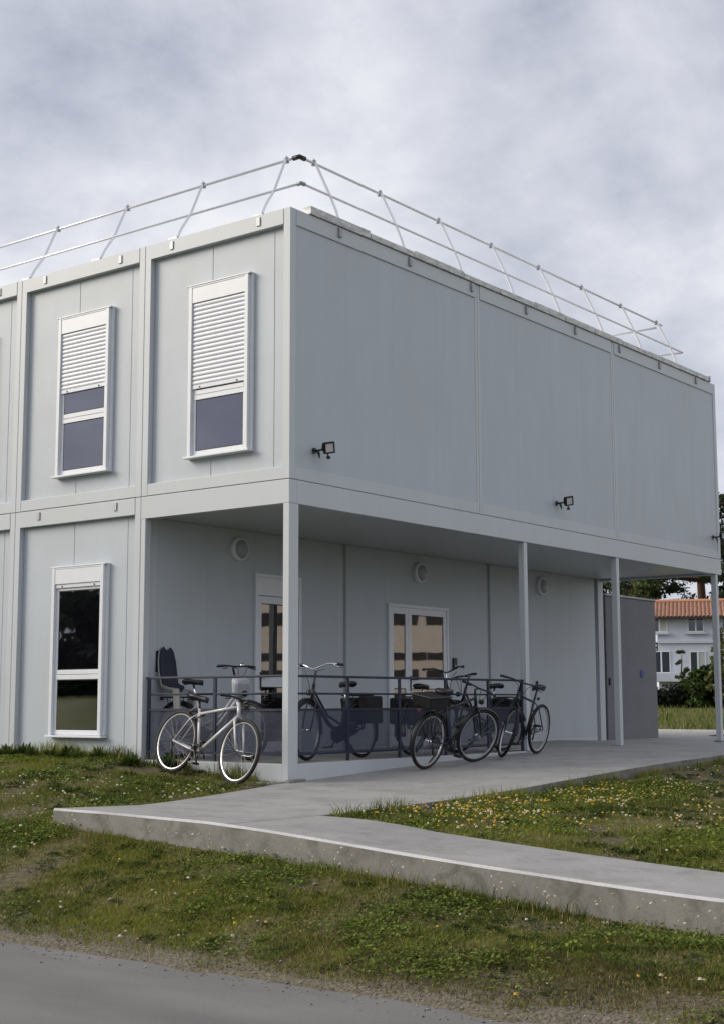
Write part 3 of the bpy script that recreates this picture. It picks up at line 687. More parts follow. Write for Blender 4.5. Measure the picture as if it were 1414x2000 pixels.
# ------------------------------------------------------------------ bicycles
def bicycle(loc, heading, lean, pitch, label, frame=DARKF, style='diamond', wb=1.06, r=.35, steer=0.0, bar='flat', barz=1.02, saddlez=.92,
            tyre=RUBBER, rim=RIM, guards=False, rack=False, extras=(), barcol=BLACK, fork=None):
    root = empty('bicycle', loc, (lean, pitch, heading)); tag(root, label, 'bicycle', 'bicycles parked by the porch')
    rh = Vector((-wb/2, 0, r)); fh = Vector((wb/2, 0, r)); bb = Vector((-wb/2+.43, 0, .285))
    crown = Vector((wb/2-.145, 0, r+.375)); htop = crown+Vector((-.052, 0, .145)); ax = (htop-crown).normalized()
    sdir_ = Vector((-.30, 0, .954)); st = bb+sdir_*(.50 if style == 'diamond' else .42); sp_ = bb+sdir_*((saddlez-bb.z)/.954)
    rot = Matrix.Translation(crown) @ Matrix.Rotation(steer, 4, ax) @ Matrix.Translation(-crown)
    fx_ = lambda p: rot @ Vector(p)
    def tb(pts, rad, nm, m, par=root, n=8): return MB().tube(pts, rad, n).build(nm, m, par, smooth=True)
    fr = tb([bb, st+sdir_*.02], .016, 'frame', frame)
    def sub(pts, rad, nm, m=None): return tb(pts, rad, nm, m or frame, fr)
    sub([crown-ax*.02, htop+ax*.02], .021, 'head_tube')
    if style == 'diamond':
        sub([st-sdir_*.04, htop-ax*.03], .0165, 'top_tube'); sub([bb, crown+ax*.02], .021, 'down_tube')
    else:
        mid = bb.lerp(crown, .45)+Vector((0, 0, -.05))
        sub([bb, mid, crown+ax*.03], .026, 'down_tube')
        sub([bb+sdir_*.13, bb.lerp(crown, .45)+Vector((0, 0, .04)), htop-ax*.04], .015, 'top_tube')
    for s_ in (-1, 1):
        o_ = Vector((0, s_*.055, 0)); sub([bb+Vector((0, s_*.03, 0)), bb.lerp(rh, .35)+Vector((0, s_*.045, 0)), rh+o_], .010, 'chain_stay'); sub([st-sdir_*.03, st.lerp(rh, .3)+Vector((0, s_*.045, 0)), rh+o_], .008, 'seat_stay')
    tb([st, sp_-Vector((0, 0, .04))], .0135, 'seat_post', CHROME if style != 'diamond' else BLACK)
    # saddle
    sv = []; ns = 12; prof = [(-.13, .075, .0), (-.10, .085, .012), (-.04, .075, .008), (.03, .038, .0), (.10, .022, -.002), (.15, .014, -.012)]
    m_ = MB()
    for (x, hw, dz) in prof:
        for k in range(ns):
            a = 2*math.pi*k/ns; sv.append((sp_.x+x, hw*math.cos(a), sp_.z+dz+(.022 if math.sin(a) > 0 else .045)*math.sin(a)))
    m_.add(sv, [(i*ns+k, i*ns+(k+1) % ns, (i+1)*ns+(k+1) % ns, (i+1)*ns+k) for i in range(len(prof)-1) for k in range(ns)]+[tuple(range(ns)), tuple((len(prof)-1)*ns+k for k in range(ns-1, -1, -1))])
    m_.build('saddle', BLACK, root, smooth=True)
    # fork, stem and bar turn together
    fk = MB().tube([fx_(crown+ax*.02), fx_(crown-ax*.02)], .018, 8).build('fork', fork or frame, root, smooth=True)
    for s_ in (-1, 1):
        tb([fx_(crown+Vector((0, s_*.02, 0))), fx_(crown+Vector((.012, s_*.06, -.04))), fx_(crown.lerp(fh, .6)+Vector((0, s_*.062, 0))), fx_(fh+Vector((0, s_*.055, 0)))], [.014, .015, .012, .008], 'fork_blade', fork or frame, fk)
    top = htop+ax*max(.03, (barz-htop.z-.02))
    stm = tb([fx_(htop), fx_(top), fx_(top+Vector((.06, 0, .015)))], .014, 'stem', CHROME if bar == 'city' else BLACK)
    c = top+Vector((.06, 0, .015))
    if bar == 'flat': bp_ = [(0, -.30, .0), (.0, -.15, .01), (.01, 0, 0), (.0, .15, .01), (0, .30, .0)]; grip = [(0, .20), (0, .31)]
    else: bp_ = [(-.22, -.27, .06), (-.12, -.26, .065), (-.01, -.17, .07), (.015, -.05, .02), (.02, 0, 0), (.015, .05, .02), (-.01, .17, .07), (-.12, .26, .065), (-.22, .27, .06)]
    hb = tb([fx_(c+Vector(p)) for p in bp_], .011, 'handlebar', barcol)
    for s_ in (-1, 1):
        if bar == 'flat':
            tb([fx_(c+Vector((0, s_*.19, .007))), fx_(c+Vector((0, s_*.315, 0)))], .0165, 'grip', BLACK, hb); tb([fx_(c+Vector((.01, s_*.17, .0))), fx_(c+Vector((.055, s_*.20, -.02))), fx_(c+Vector((.06, s_*.28, -.035)))], .006, 'brake_lever', BLACK, hb)
        else:
            tb([fx_(c+Vector((-.11, s_*.26, .065))), fx_(c+Vector((-.235, s_*.272, .058)))], .0175, 'grip', BLACK, hb); tb([fx_(c+Vector((-.07, s_*.235, .06))), fx_(c+Vector((-.08, s_*.275, .03))), fx_(c+Vector((-.18, s_*.285, .02)))], .006, 'brake_lever', CHROME, hb)
        sx = .02 if bar == 'flat' else .0
        tb([fx_(c+Vector((sx, s_*.14, 0))), fx_(c+Vector((.11, s_*.07, -.03))), fx_(c+Vector((.08, s_*.03, -.16))), fx_(crown+Vector((.03, 0, .05)))], .004, 'brake_cable', BLACK, hb, 5)
    # wheels
    for hub, tw, st_ in ((rh, 0, 0), (fh, steer, 1)):
        p = fx_(hub) if st_ else hub
        wh = MB().lathe([(r-.056, -.009), (r-.044, -.012), (r-.044, .012), (r-.056, .009), (r-.056, -.009)], 40, 'y').build('wheel', rim, root, smooth=False)
        wh.location = p
        if st_: wh.rotation_euler = (Matrix.Rotation(steer, 4, ax)).to_euler()
        MB().torus(r-.0235, .0235, 44, 8, squash=.95).build('tyre', tyre, wh, smooth=True)
        MB().lathe([(0, -.05), (.018, -.05), (.018, -.03), (.012, -.02), (.012, .02), (.018, .03), (.018, .05), (0, .05)], 12, 'y').build('hub', CHROME, wh, smooth=True)
        spk = MB()
        for i in range(28):
            a = 2*math.pi*i/28; a2 = a+(.35 if i % 4 < 2 else -.35); sy = .03 if i % 2 else -.03
            spk.tube([(.018*math.cos(a2), sy, .018*math.sin(a2)), ((r-.052)*math.cos(a), 0, (r-.052)*math.sin(a))], .0009, 3, cap=False)
        spk.build('spokes', GALV, wh)['kind'] = 'stuff'
        if guards:
            a0, a1 = (R(20), R(205)) if not st_ else (R(35), R(190)); rg = r+.018; g_ = MB(); gv = []; nn_ = 18
            for i in range(nn_+1):
                a = a0+(a1-a0)*i/nn_
                for yy, dr in ((-.030, -.012), (-.018, .002), (.018, .002), (.030, -.012)): gv.append(((rg+dr)*math.cos(a), yy, (rg+dr)*math.sin(a)))
            g_.add(gv, [(i*4+j, i*4+j+1, i*4+j+5, i*4+j+4) for i in range(nn_) for j in range(3)]); g_.build('mudguard', BLACK, wh, smooth=True)
        else:
            MB().torus(.0, .0, 3, 3) if False else None
    # transmission
    cr_ = MB().lathe([(.072, -.047), (.09, -.047), (.092, -.044), (.09, -.041), (.072, -.041), (.072, -.047)], 28, 'y', tuple(bb))
    for k in range(5): a = 6.283*k/5; cr_.tube([bb+Vector((.012*math.cos(a), -.044, .012*math.sin(a))), bb+Vector((.076*math.cos(a), -.044, .076*math.sin(a)))], .008, 4)
    cr_.build('chainring', RUBBER, root)
    ca = R(-52)
    for s_ in (-1, 1):
        d_ = Vector((math.cos(ca)*s_, 0, math.sin(ca)*s_)) if s_ > 0 else -Vector((math.cos(ca), 0, math.sin(ca)))
        e_ = bb+Vector((0, -s_*.065, 0))+d_*.17
        ck = tb([bb+Vector((0, -s_*.055, 0)), e_], [.014, .010], 'crank', BLACK)
        B(e_.x-.045, e_.x+.045, e_.y-(.10 if s_ > 0 else 0), e_.y+(0 if s_ > 0 else .10), e_.z-.012, e_.z+.012).build('pedal', BLACK, ck, bevel=.004)
    ch = MB(); rs = .045
    pts = [bb+Vector((.09*math.cos(a), -.044, .09*math.sin(a))) for a in np.linspace(R(95), R(-95), 9)]+[rh+Vector((rs*math.cos(a), -.044, rs*math.sin(a))) for a in np.linspace(R(-95), R(-265), 7)]
    ch.tube(pts, .0045, 5, closed=True); ch.build('chain', BLACK, root)
    if style == 'diamond':
        tb([rh+Vector((0, -.06, -.02)), rh+Vector((.02, -.065, -.10)), rh+Vector((.05, -.06, -.16))], .012, 'derailleur', BLACK)
    else:
        m_ = MB(); m_.prism([(bb.x+.12, bb.z-.04), (bb.x+.12, bb.z+.05), (bb.x+.04, bb.z+.11), (rh.x+.05, rh.z+.07), (rh.x-.04, rh.z+.03), (rh.x-.02, rh.z-.05), (bb.x, bb.z-.10)], 'y', -.062, -.046); m_.build('chain_guard', BLACK, root, bevel=.004)
    if 'kickstand' in extras: tb([bb+Vector((-.06, .03, -.02)), bb+Vector((-.12, .16, -bb.z+.012))], .009, 'kickstand', BLACK)
    if rack or 'crate' in extras or 'childseat' in extras:
        zr = r*2+.055
        rk = tb([(st.x-.02, -.05, zr), (rh.x-.26, -.06, zr), (rh.x-.28, 0, zr), (rh.x-.26, .06, zr), (st.x-.02, .05, zr)], .007, 'rack', BLACK, root, 6)
        for s_ in (-1, 1):
            for dx in (-.16, .02): tb([(rh.x+dx, s_*.058, zr), rh+Vector((0, s_*.062, 0))], .006, 'rack_stay', BLACK, rk, 5)
        for k in range(3): tb([(rh.x-.24+k*.14, -.058, zr), (rh.x-.24+k*.14, .058, zr)], .005, 'rack_bar', BLACK, rk, 5)
        B(rh.x-.305, rh.x-.287, -.025, .025, zr-.035, zr+.0).build('rear_reflector', mat('red_reflector', (.07, .006, .006), .4), rk, bevel=.004)
        if 'panniers' in extras:
            for s_ in (-1, 1):
                m_ = MB(); m_.prism([(rh.x-.24, zr-.36), (rh.x+.08, zr-.36), (rh.x+.12, zr-.02), (rh.x-.26, zr-.02)], 'y', s_*.075, s_*.20); m_.build('pannier', mat('black_canvas', (.010, .010, .013), .8, bump=.3, bscale=60), rk, bevel=.02)
        if 'crate' in extras:
            x0, x1, h0, h1 = rh.x-.30, rh.x+.14, zr+.008, zr+.15
            cm = mat('black_canvas', (.010, .010, .013), .8, bump=.3, bscale=60)
            m_ = MB(); m_.add([(x0+.06, -.13, h0), (x1-.04, -.13, h0), (x1-.04, .13, h0), (x0+.06, .13, h0), (x0, -.15, h1), (x1, -.15, h1), (x1, .15, h1), (x0, .15, h1)], [(3, 2, 1, 0), (4, 5, 6, 7), (0, 1, 5, 4), (1, 2, 6, 5), (2, 3, 7, 6), (3, 0, 4, 7)])
            cb = m_.build('cargo_box', cm, root, bevel=.02)
            B(x0-.012, x1+.012, -.16, .16, h1+.001, h1+.02).build('lid', BLACK, cb, bevel=.01)
        if 'childseat' in extras:
            navy = mat('navy_fabric', (.022, .028, .050), .8, bump=.3, bscale=60); grey = mat('grey_shell', (.33, .33, .32), .5)
            bx = rh.x-.06; z0 = zr+.04
            sh_ = MB(); ring = []
            prof = [(.14, .11, 0, .0), (.0, .14, .02, .0), (-.12, .15, .06, .0), (-.17, .155, .20, 0), (-.20, .15, .36, 0), (-.22, .12, .48, 0), (-.225, .07, .53, 0)]
            for (dx, hw, dz, _) in prof:
                ring += [(bx+dx, -hw, z0+dz+.05), (bx+dx-.03, -hw*.8, z0+dz), (bx+dx-.04, 0, z0+dz-.012), (bx+dx-.03, hw*.8, z0+dz), (bx+dx, hw, z0+dz+.05)]
            sh_.add(ring, [(i*5+j, i*5+j+1, i*5+j+6, i*5+j+5) for i in range(len(prof)-1) for j in range(4)])
            cs = sh_.build('child_seat', grey, root, smooth=True); so_ = cs.modifiers.new('thick', 'SOLIDIFY'); so_.thickness = .018
            pd = MB(); ring = []
            for (dx, hw, dz, _) in prof[1:]:
                ring += [(bx+dx+.02, -hw*.95, z0+dz+.06), (bx+dx+.012, -hw*.6, z0+dz+.03), (bx+dx+.008, 0, z0+dz+.02), (bx+dx+.012, hw*.6, z0+dz+.03), (bx+dx+.02, hw*.95, z0+dz+.06)]
            pd.add(ring, [(i*5+j, i*5+j+1, i*5+j+6, i*5+j+5) for i in range(len(prof)-2) for j in range(4)])
            p_ = pd.build('seat_pad', navy, cs, smooth=True); p_.modifiers.new('thick', 'SOLIDIFY').thickness = .03
            # navy cover hung over the back of the seat
            B(bx-.29, bx-.245, -.15, .15, z0+.26, z0+.55).build('seat_cover', navy, cs, bevel=.02)
            B(bx-.305, bx-.29, -.05, .05, z0+.26, z0+.36).build('buckle', grey, cs, bevel=.01)
            for s_ in (-1, 1):
                MB().prism([(bx+.10, z0-.20), (bx+.20, z0-.20), (bx+.17, z0+.05), (bx+.06, z0+.05)], 'y', s_*.12, s_*.15).build('leg_guard', grey, cs, bevel=.01)
    if 'basket' in extras:
        wm = mat('white_bag', (.40, .41, .45), .6, var=.18, vscale=9, bump=.6, bscale=14)
        bm_ = MB(); bm_.add([fx_(c+Vector(p)) for p in ((.04, -.12, -.38), (.12, -.10, -.39), (.13, .11, -.37), (.04, .13, -.37), (.03, -.13, -.13), (.16, -.12, -.18), (.17, .11, -.16), (.03, .13, -.12))], [(3, 2, 1, 0), (4, 5, 6, 7), (0, 1, 5, 4), (1, 2, 6, 5), (2, 3, 7, 6), (3, 0, 4, 7)])
        bm_.build('handlebar_bag', wm, root, bevel=.045)
    if 'bell' in extras: MB().lathe([(0, .03), (.02, .026), (.03, .012), (.032, 0), (0, 0)], 16, 'z', tuple(fx_(c+Vector((0, .10, .012))))).build('bell', CHROME, hb, smooth=True)
    if 'lamp' in extras: MB().lathe([(0, -.03), (.02, -.025), (.035, .0), (.035, .02), (0, .026)], 16, 'y').xf(lambda p: fx_(crown+Vector((.07+p.y, p.x, .07+p.z)))).build('headlamp', BLACK, root, smooth=True)
    if 'bottle' in extras: tb([bb.lerp(crown, .35)+Vector((-.02, 0, .05)), bb.lerp(crown, .62)+Vector((-.03, 0, .05))], .035, 'bottle', BLACK)
    if 'lock' in extras:
        pts = [(st.x-.03+.10*math.cos(a), .05*math.sin(2*a), st.z-.06+.05*math.sin(a)) for a in np.linspace(0, 2*math.pi, 17)[:-1]]
        MB().tube(pts, .012, 6, closed=True).build('cable_lock', mat('maroon_lock', (.045, .012, .014), .5), root, smooth=True)
    if 'gloves' in extras:
        g_ = MB()
        for k in range(6): a = R(-50+k*22); g_.tube([fx_(c+Vector((.05, -.02, -.06))), fx_(c+Vector((.05+.15*math.cos(a), -.03+.02*(k % 2), -.06+.08*math.sin(a)))), ], [.022, .010], 6)
        g_.build('cable_bundle', BLACK, root, smooth=True)
    return root

bicycle((-.49, .90, -.166), R(-97), R(-13), R(4.8), 'white mountain bicycle leaning on the short railing from the grass', SILVER, 'diamond', 1.13, .372, R(-5), 'flat', .95, .91,
        extras=('lock', 'gloves'), fork=SILVER)
bicycle((.42, 1.58, .002), R(-87), R(-3), 0, 'bicycle with rear child seat and pale handlebar bag, inside the porch', SILVER, 'step', 1.12, .35, R(-8), 'flat', 1.14, .95,
        guards=True, rack=True, extras=('childseat', 'basket', 'bell', 'lamp', 'kickstand'))
bicycle((1.36, .40, .002), R(183), R(4), 0, 'dark city bicycle with swept chrome handlebar behind the long railing', DARKF, 'step', 1.12, .36, R(10), 'city', 1.10, .92,
        guards=True, rack=True, extras=('panniers', 'lamp', 'kickstand'), barcol=CHROME)
bicycle((2.53, -.48, -.10), R(0), R(12), R(-2.2), 'black bicycle with a cargo box on its rack, outside the long railing', DARKF, 'diamond', 1.10, .35, R(-16), 'flat', .98, .96,
        guards=True, extras=('crate', 'bottle', 'lamp', 'kickstand'))
bicycle((4.33, -.42, -.035), R(187), R(-9), R(1.5), 'black bicycle at the end of the long railing with its front wheel turned', DARKF, 'diamond', 1.03, .345, R(38), 'flat', 1.02, .93,
        extras=('bottle',))
bicycle((3.45, .42, .002), R(4), R(3), 0, 'dark upright bicycle inside the porch behind the cargo box bicycle', DARKF, 'step', 1.10, .35, R(20), 'city', 1.10, .90,
        guards=True, rack=True, extras=('panniers', 'kickstand'))

bicycle((4.52, .38, .002), R(176), R(-4), 0, 'dark bicycle inside the porch behind the last railing bay', DARKF, 'step', 1.10, .35, R(-25), 'flat', 1.06, .92,
        guards=True, rack=True, extras=('panniers', 'kickstand', 'lamp'))

# ------------------------------------------------------------------ grey annexe, house, planting beyond
ann = empty('grey_annexe', (12.25, 2.42, 0)); tag(ann, 'windowless dark grey rendered annexe at the end of the porch', 'building')
GREYR = mat('grey_render', (.17, .176, .19), .8, var=.08, vscale=2, bump=.25, bscale=90)
B(0, 2.15, 0, 6, -.3, 2.72).build('wall', GREYR, ann, bevel=.01); B(-.02, 2.16, -.02, 6.05, 2.722, 2.76).build('coping', GALV, ann, bevel=.006)
B(.06, .10, -.03, -.001, 1.0, 1.14).build('handle', BLACK, ann, bevel=.006)
sg = MB().lathe([(0, -.012), (.08, -.012), (.085, 0), (0, 0)], 24, 'y').build('round_sign', mat('blue_sign', (.03, .06, .20), .4), loc=(13.72, 2.417, 1.24)); tag(sg, 'small round blue plate on the grey annexe wall', 'sign')
dc = B(-.9, .9, -.28, .28, .0, .012).build('drain_cover', mat('dark_iron', (.03, .03, .032), .6), loc=(16.8, 1.4, -.033), bevel=.004); tag(dc, 'dark flat drain cover on the pavement past the porch', 'drain cover')
dc.rotation_euler = (0, 0, R(-60))
for k in range(6): B(-.8+k*.28, -.62+k*.28, -.2, .2, .0125, .02).build('slot', BLACK, dc)

# helpers to place far things by bearing: px is the photograph's column, d the distance
def far_pt(px, d):
    a = fw*1+rt*((px-707)/2785.37); v = Vector((a.x, a.y)).normalized(); return Vector((CAM.x+v.x*d, CAM.y+v.y*d, 0))
PXM = lambda d: d/2785.37*1.0
D = 100.0
hc = far_pt(1340, D); hv = (hc-Vector((CAM.x, CAM.y, 0))).normalized(); hrot = math.atan2(hv.y, hv.x)-math.pi/2      # local x to the right, local y away
house = empty('white_house', (hc.x, hc.y, 0), (0, 0, hrot)); tag(house, 'white two-storey house with orange tiled roof beyond the lawn', 'house')
u = lambda px: (px-1340)*D/2785.37*1.045
zz = lambda py: .6868+(1373-py)*D/2785.37*1.03
HW = mat('white_render', (.50, .53, .61), .8, var=.08, vscale=1.2); TILE = mat('roof_tile', (.27, .135, .085), .85, var=.45, vscale=3, stretch=(4, 1, 1)); HD = mat('dark_eave', (.03, .02, .018), .7)
hx0, hx1 = u(1281), u(1470)
B(hx0, hx1, 0, 8, 0, zz(1214)).build('wall', HW, house)
ze, zr_ = zz(1219), zz(1168)-.62
rf = MB(); nrib = 30
rv = []; x0, x1 = hx0-.5, hx1+.5
for i in range(nrib*4+1):
    x = x0+(x1-x0)*i/(nrib*4); h = .11*abs(math.sin(math.pi*i/4)); rv += [(x, -.6, ze+h), (x, 3.6, zr_+h), (x, 7.9, ze+h)]
rf.add(rv, [(i*3+j, i*3+j+3, i*3+j+4, i*3+j+1) for i in range(nrib*4) for j in range(2)])
roof = rf.build('roof', TILE, house, smooth=False)
MB().tube([(x0, 3.6, zr_+.10), (x1, 3.6, zr_+.10)], .14, 8).build('ridge', mat('ridge_tile', (.50, .26, .15), .8), roof)
B(x0, x1, -.62, -.50, ze-.14, ze-.01).build('eave', HD, house); B(hx0, hx1, -.06, -.001, zz(1219), zz(1214)-.02).build('eave_band', HW, house)
B(hx0-.01, hx1, -.14, -.001, zz(1266), zz(1261)).build('string_course', HW, house)
FRM = mat('house_frame', (.66, .67, .70), .5); HG = mat_glass('house_glass', 1.8, (.9, .95, 1), (.02, .025, .03)); CURT = mat('curtain', (.38, .40, .40), .8)
def hwin(p0, p1, q0, q1, sill=True, curtain=False):
    a, c, z1_, z0_ = u(p0), u(p1), zz(q0), zz(q1)
    o = MB(); f_ = .07
    for bx in ((a, a+f_, z0_, z1_), (c-f_, c, z0_, z1_), (a+f_, c-f_, z0_, z0_+f_), (a+f_, c-f_, z1_-f_, z1_), ((a+c)/2-.05, (a+c)/2+.05, z0_+f_, z1_-f_)): o.box(bx[0], bx[1], -.05, -.002, bx[2], bx[3])
    o = o.build('window', FRM, house)
    for s_, (g0, g1) in enumerate(((a+f_, (a+c)/2-.05), ((a+c)/2+.05, c-f_))):
        B(g0, g1, -.02, -.003, z0_+f_, z1_-f_).build('pane', CURT if curtain and s_ else HG, o)
    if sill: B(a-.15, c+.15, -.22, -.001, z0_-.14, z0_-.002).build('sill', HW, o)
hwin(1271, 1299, 1217, 1246, curtain=True); hwin(1335, 1364, 1217, 1246); hwin(1395, 1424, 1217, 1246)
hwin(1270, 1303, 1280, 1321, False); hwin(1337, 1366, 1281, 1316, True, True); hwin(1395, 1424, 1281, 1316)
B(u(1274), u(1318), -1.6, -.05, zz(1337), zz(1321)).build('balcony', HW, house, bevel=.02); B(u(1320), u(1324), -1.7, -1.5, 0, zz(1316)).build('balcony_post', HW, house)

# foliage
LEAF = mat_attr('foliage', 'col', .7, .25); BARK = mat('bark', (.055, .032, .022), .9, var=.4, vscale=4, bump=.6, bscale=12, stretch=(1, 1, .3))
BARKR = mat('red_bark', (.10, .05, .034), .9, var=.4, vscale=4, bump=.6, bscale=12, stretch=(1, 1, .3))
def leaves(centers, rad, per, size, c1, c2, flat=.6, light_up=True):
    """many small tilted leaf quads round the given clump centres"""
    cs = np.repeat(np.asarray(centers, float), per, 0); n = len(cs)
    off = rng.normal(size=(n, 3)); off /= np.linalg.norm(off, axis=1)[:, None]; off *= (rng.random(n)**.5)[:, None]*rad; off[:, 2] *= flat
    p = cs+off; a = rng.normal(size=(n, 3)); a /= np.linalg.norm(a, axis=1)[:, None]; b_ = np.cross(a, rng.normal(size=(n, 3))); b_ /= np.linalg.norm(b_, axis=1)[:, None]
    s_ = size*(.6+.8*rng.random(n))[:, None]
    v = np.stack([p-a*s_, p+b_*s_*.45, p+a*s_, p-b_*s_*.45], 1).reshape(-1, 3)
    f = np.arange(n*4).reshape(n, 4)
    cl = np.repeat(rng.random(len(centers)), per)*.6+rng.random(n)*.4
    col = np.asarray(c1)[None]*(1-cl[:, None])+np.asarray(c2)[None]*cl[:, None]
    return v, f, np.repeat(col, 4, 0)
def broad_tree(name, base, h, cr_, label, cat='tree', c1=(.02, .035, .012), c2=(.06, .085, .03), group=None, n_c=60, per=60, size=.28, clear=.3, bark=BARK, conic=False):
    o = empty(name, base); tag(o, label, cat, group)
    tp = MB(); pts = [Vector((0, 0, -.3)), Vector((.05*h*.1, 0, h*.25)), Vector((-.03*h*.1, .02*h, h*.55)), Vector((0, 0, h*.9))]; tp.tube(pts, [h*.03, h*.024, h*.015, h*.005], 8); tr = tp.build('trunk', bark, o, smooth=True)
    cs = []
    for i in range(n_c):
        t_ = random.random(); zc_ = h*(clear+(1-clear)*t_); rr = cr_*((1-t_)*.95+.08 if conic else math.sin(math.pi*(.12+.83*t_))**.7); a = random.random()*6.283; q = rr*random.random()**.55
        cs.append((q*math.cos(a), q*math.sin(a), zc_))
        if i % 6 == 0:
            z0_ = max(.1, zc_-.25*h*random.random()); MB().tube([(0, 0, z0_), (q*.5*math.cos(a), q*.5*math.sin(a), (z0_+zc_)/2+.03*h), cs[-1]], [h*.010, h*.007, h*.003], 5).build('limb', bark, tr)
    v, f, c_ = leaves(cs, cr_*.30, per, size, c1, c2); np_mesh('crown', v, f, LEAF, c_, o, 4)
    return o
# big pine behind the house
def pine(px, d, h, spread, label, lean=0.0):
    p = far_pt(px, d); o = empty('pine_tree', (p.x, p.y, .3)); tag(o, label, 'tree', 'pines behind the house')
    tr = MB().tube([(0, 0, -.5), (.1, 0, h*.3), (lean*.4, 0, h*.6), (lean, 0, h*.95)], [h*.03, h*.024, h*.018, h*.006], 10).build('trunk', BARKR, o, smooth=True)
    cs = []
    for i in range(32):
        z0_ = h*(.58+.38*i/32); a = i*2.4+random.random()*.6; ln = spread*(1.0-.55*i/32)*(.7+.4*random.random())
        e_ = Vector((lean*z0_/h+ln*math.cos(a), ln*math.sin(a), z0_+random.uniform(-.02, .07)*h)); s_ = Vector((lean*(z0_/h), 0, z0_)); md = s_.lerp(e_, .5)+Vector((0, 0, .03*h*random.random()))
        MB().tube([s_, md, e_], [h*.011, h*.008, h*.003], 5).build('limb', BARK, tr)
        for k in range(5):
            t_ = .45+.65*random.random(); q = s_.lerp(e_, t_); cs.append((q.x+random.uniform(-1, 1)*.9, q.y+random.uniform(-1, 1)*.9, q.z+random.uniform(0, .8)))
    v, f, c_ = leaves(cs, .80, 52, .17, (.010, .022, .010), (.045, .070, .024), .5); np_mesh('crown', v, f, LEAF, c_, o, 4)
pine(1366, 122, 17.5, 7.5, 'tall pine with reddish trunk behind the tiled roof', -.8)
pine(1232, 128, 14.0, 6.5, 'darker pine left of the tiled roof, seen over the grey annexe')
pine(1470, 116, 14.2, 6.0, 'pine whose dark branches show past the right edge of the building')
p = far_pt(1250, 112); broad_tree('leafy_tree', (p.x, p.y, .4), 10.2, 2.4, 'bright green tree seen between soffit and grey annexe', c1=(.03, .05, .012), c2=(.10, .13, .03), n_c=34, per=40)
p = far_pt(1196, 118); broad_tree('leafy_tree', (p.x, p.y, .4), 11.0, 2.0, 'thin open tree over the left end of the grey annexe', c1=(.02, .03, .012), c2=(.06, .08, .03), n_c=22, per=30, size=.22)
# shrubs and hedge
hp0, hp1 = far_pt(1240, 84), far_pt(1480, 84)
hd_ = empty('hedge', (hp0.x, hp0.y, .3)); tag(hd_, 'low dark evergreen hedge below the white house', 'hedge')
cs = []; dh = (hp1-hp0)
for i in range(110):
    t_ = random.random(); cs.append((dh.x*t_+random.uniform(-.5, .5), dh.y*t_+random.uniform(-.5, .5), .2+.85*random.random()))
v, f, c_ = leaves(cs, .55, 70, .12, (.004, .007, .004), (.014, .022, .010), .8); np_mesh('foliage', v, f, LEAF, c_, hd_, 4)
nrm = Vector((-dh.y, dh.x, 0)).normalized()*.35
cr_ = MB(); cr_.add([tuple(a_+s_*nrm+Vector((0, 0, h_))) for h_ in (-.6, 1.0) for a_, s_ in ((Vector((0, 0, 0)), -1), (dh, -1), (dh, 1), (Vector((0, 0, 0)), 1))], [(3, 2, 1, 0), (4, 5, 6, 7), (0, 1, 5, 4), (1, 2, 6, 5), (2, 3, 7, 6), (3, 0, 4, 7)])
cr_.build('twig_core', mat('dark_twigs', (.012, .014, .009), .9), hd_)
p = far_pt(1350, 83); broad_tree('shrub', (p.x, p.y, .4), 2.15, .85, 'rounded green shrub in front of the ground-floor window', 'shrub', (.018, .034, .008), (.09, .14, .03), n_c=40, per=50, size=.13, clear=.08)
p = far_pt(1395, 82); broad_tree('shrub', (p.x, p.y, .4), 4.3, .95, 'tall pale yellow-green shrub by the right porch post', 'shrub', (.05, .065, .018), (.24, .25, .09), n_c=46, per=44, size=.13, clear=.06, conic=True)
p = far_pt(1322, 84); broad_tree('shrub', (p.x, p.y, .4), 3.3, .5, 'thin sparse sapling in front of the white house', 'shrub', (.02, .035, .012), (.08, .10, .04), n_c=16, per=24, size=.11, clear=.3)
p = far_pt(1375, 84); broad_tree('shrub', (p.x, p.y, .4), 2.3, .9, 'low dark bush between the rounded and the pale shrub', 'shrub', (.008, .014, .005), (.03, .045, .014), n_c=40, per=50, size=.13, clear=.05)

# what the panes mirror: trees across the road and a cream building to the right
for i, (x, y, h_, r_) in enumerate([(-24, 24, 8.0, 3.2), (-29, 33, 9.5, 3.8), (-27, 43, 8.5, 3.4), (-36, 50, 10.5, 4.2), (-20, 34, 6.5, 2.8), (-33, 26, 9.0, 3.6), (-31, 62, 10, 4.0)]):
    broad_tree('broadleaf_tree', (x, y, .9), h_-1.6, r_, ['nearest', 'second', 'third', 'fourth', 'shortest', 'outermost', 'farthest'][i]+' of the dark trees mirrored in the ground-floor window', 'tree', (.012, .020, .009), (.10, .125, .05), 'trees across the road', n_c=46, per=50, size=.42, clear=.12)
mh = empty('hedge', (-34, 14, 1.2)); tag(mh, 'long dark hedge under the trees mirrored in the ground-floor window', 'hedge')
v, f, c_ = leaves([(random.uniform(-3, 3), random.uniform(0, 60), random.uniform(.2, 2.6)) for i in range(240)], .9, 50, .30, (.008, .014, .006), (.06, .08, .028), .9); np_mesh('foliage', v, f, LEAF, c_, mh, 4)
B(-1.2, 1.2, 0, 60, -.2, 2.3).build('twig_core', MATS['dark_twigs'], mh)
cb_ = empty('cream_building', (47, -24, -.3), (0, 0, R(-35))); tag(cb_, 'cream building with dark window bands mirrored in the porch door glass', 'building')
CREAM = mat('cream_render', (.56, .525, .50), .8, var=.06, vscale=1)
B(-4, 4, -26, 30, -.5, 6.8).build('wall', CREAM, cb_)
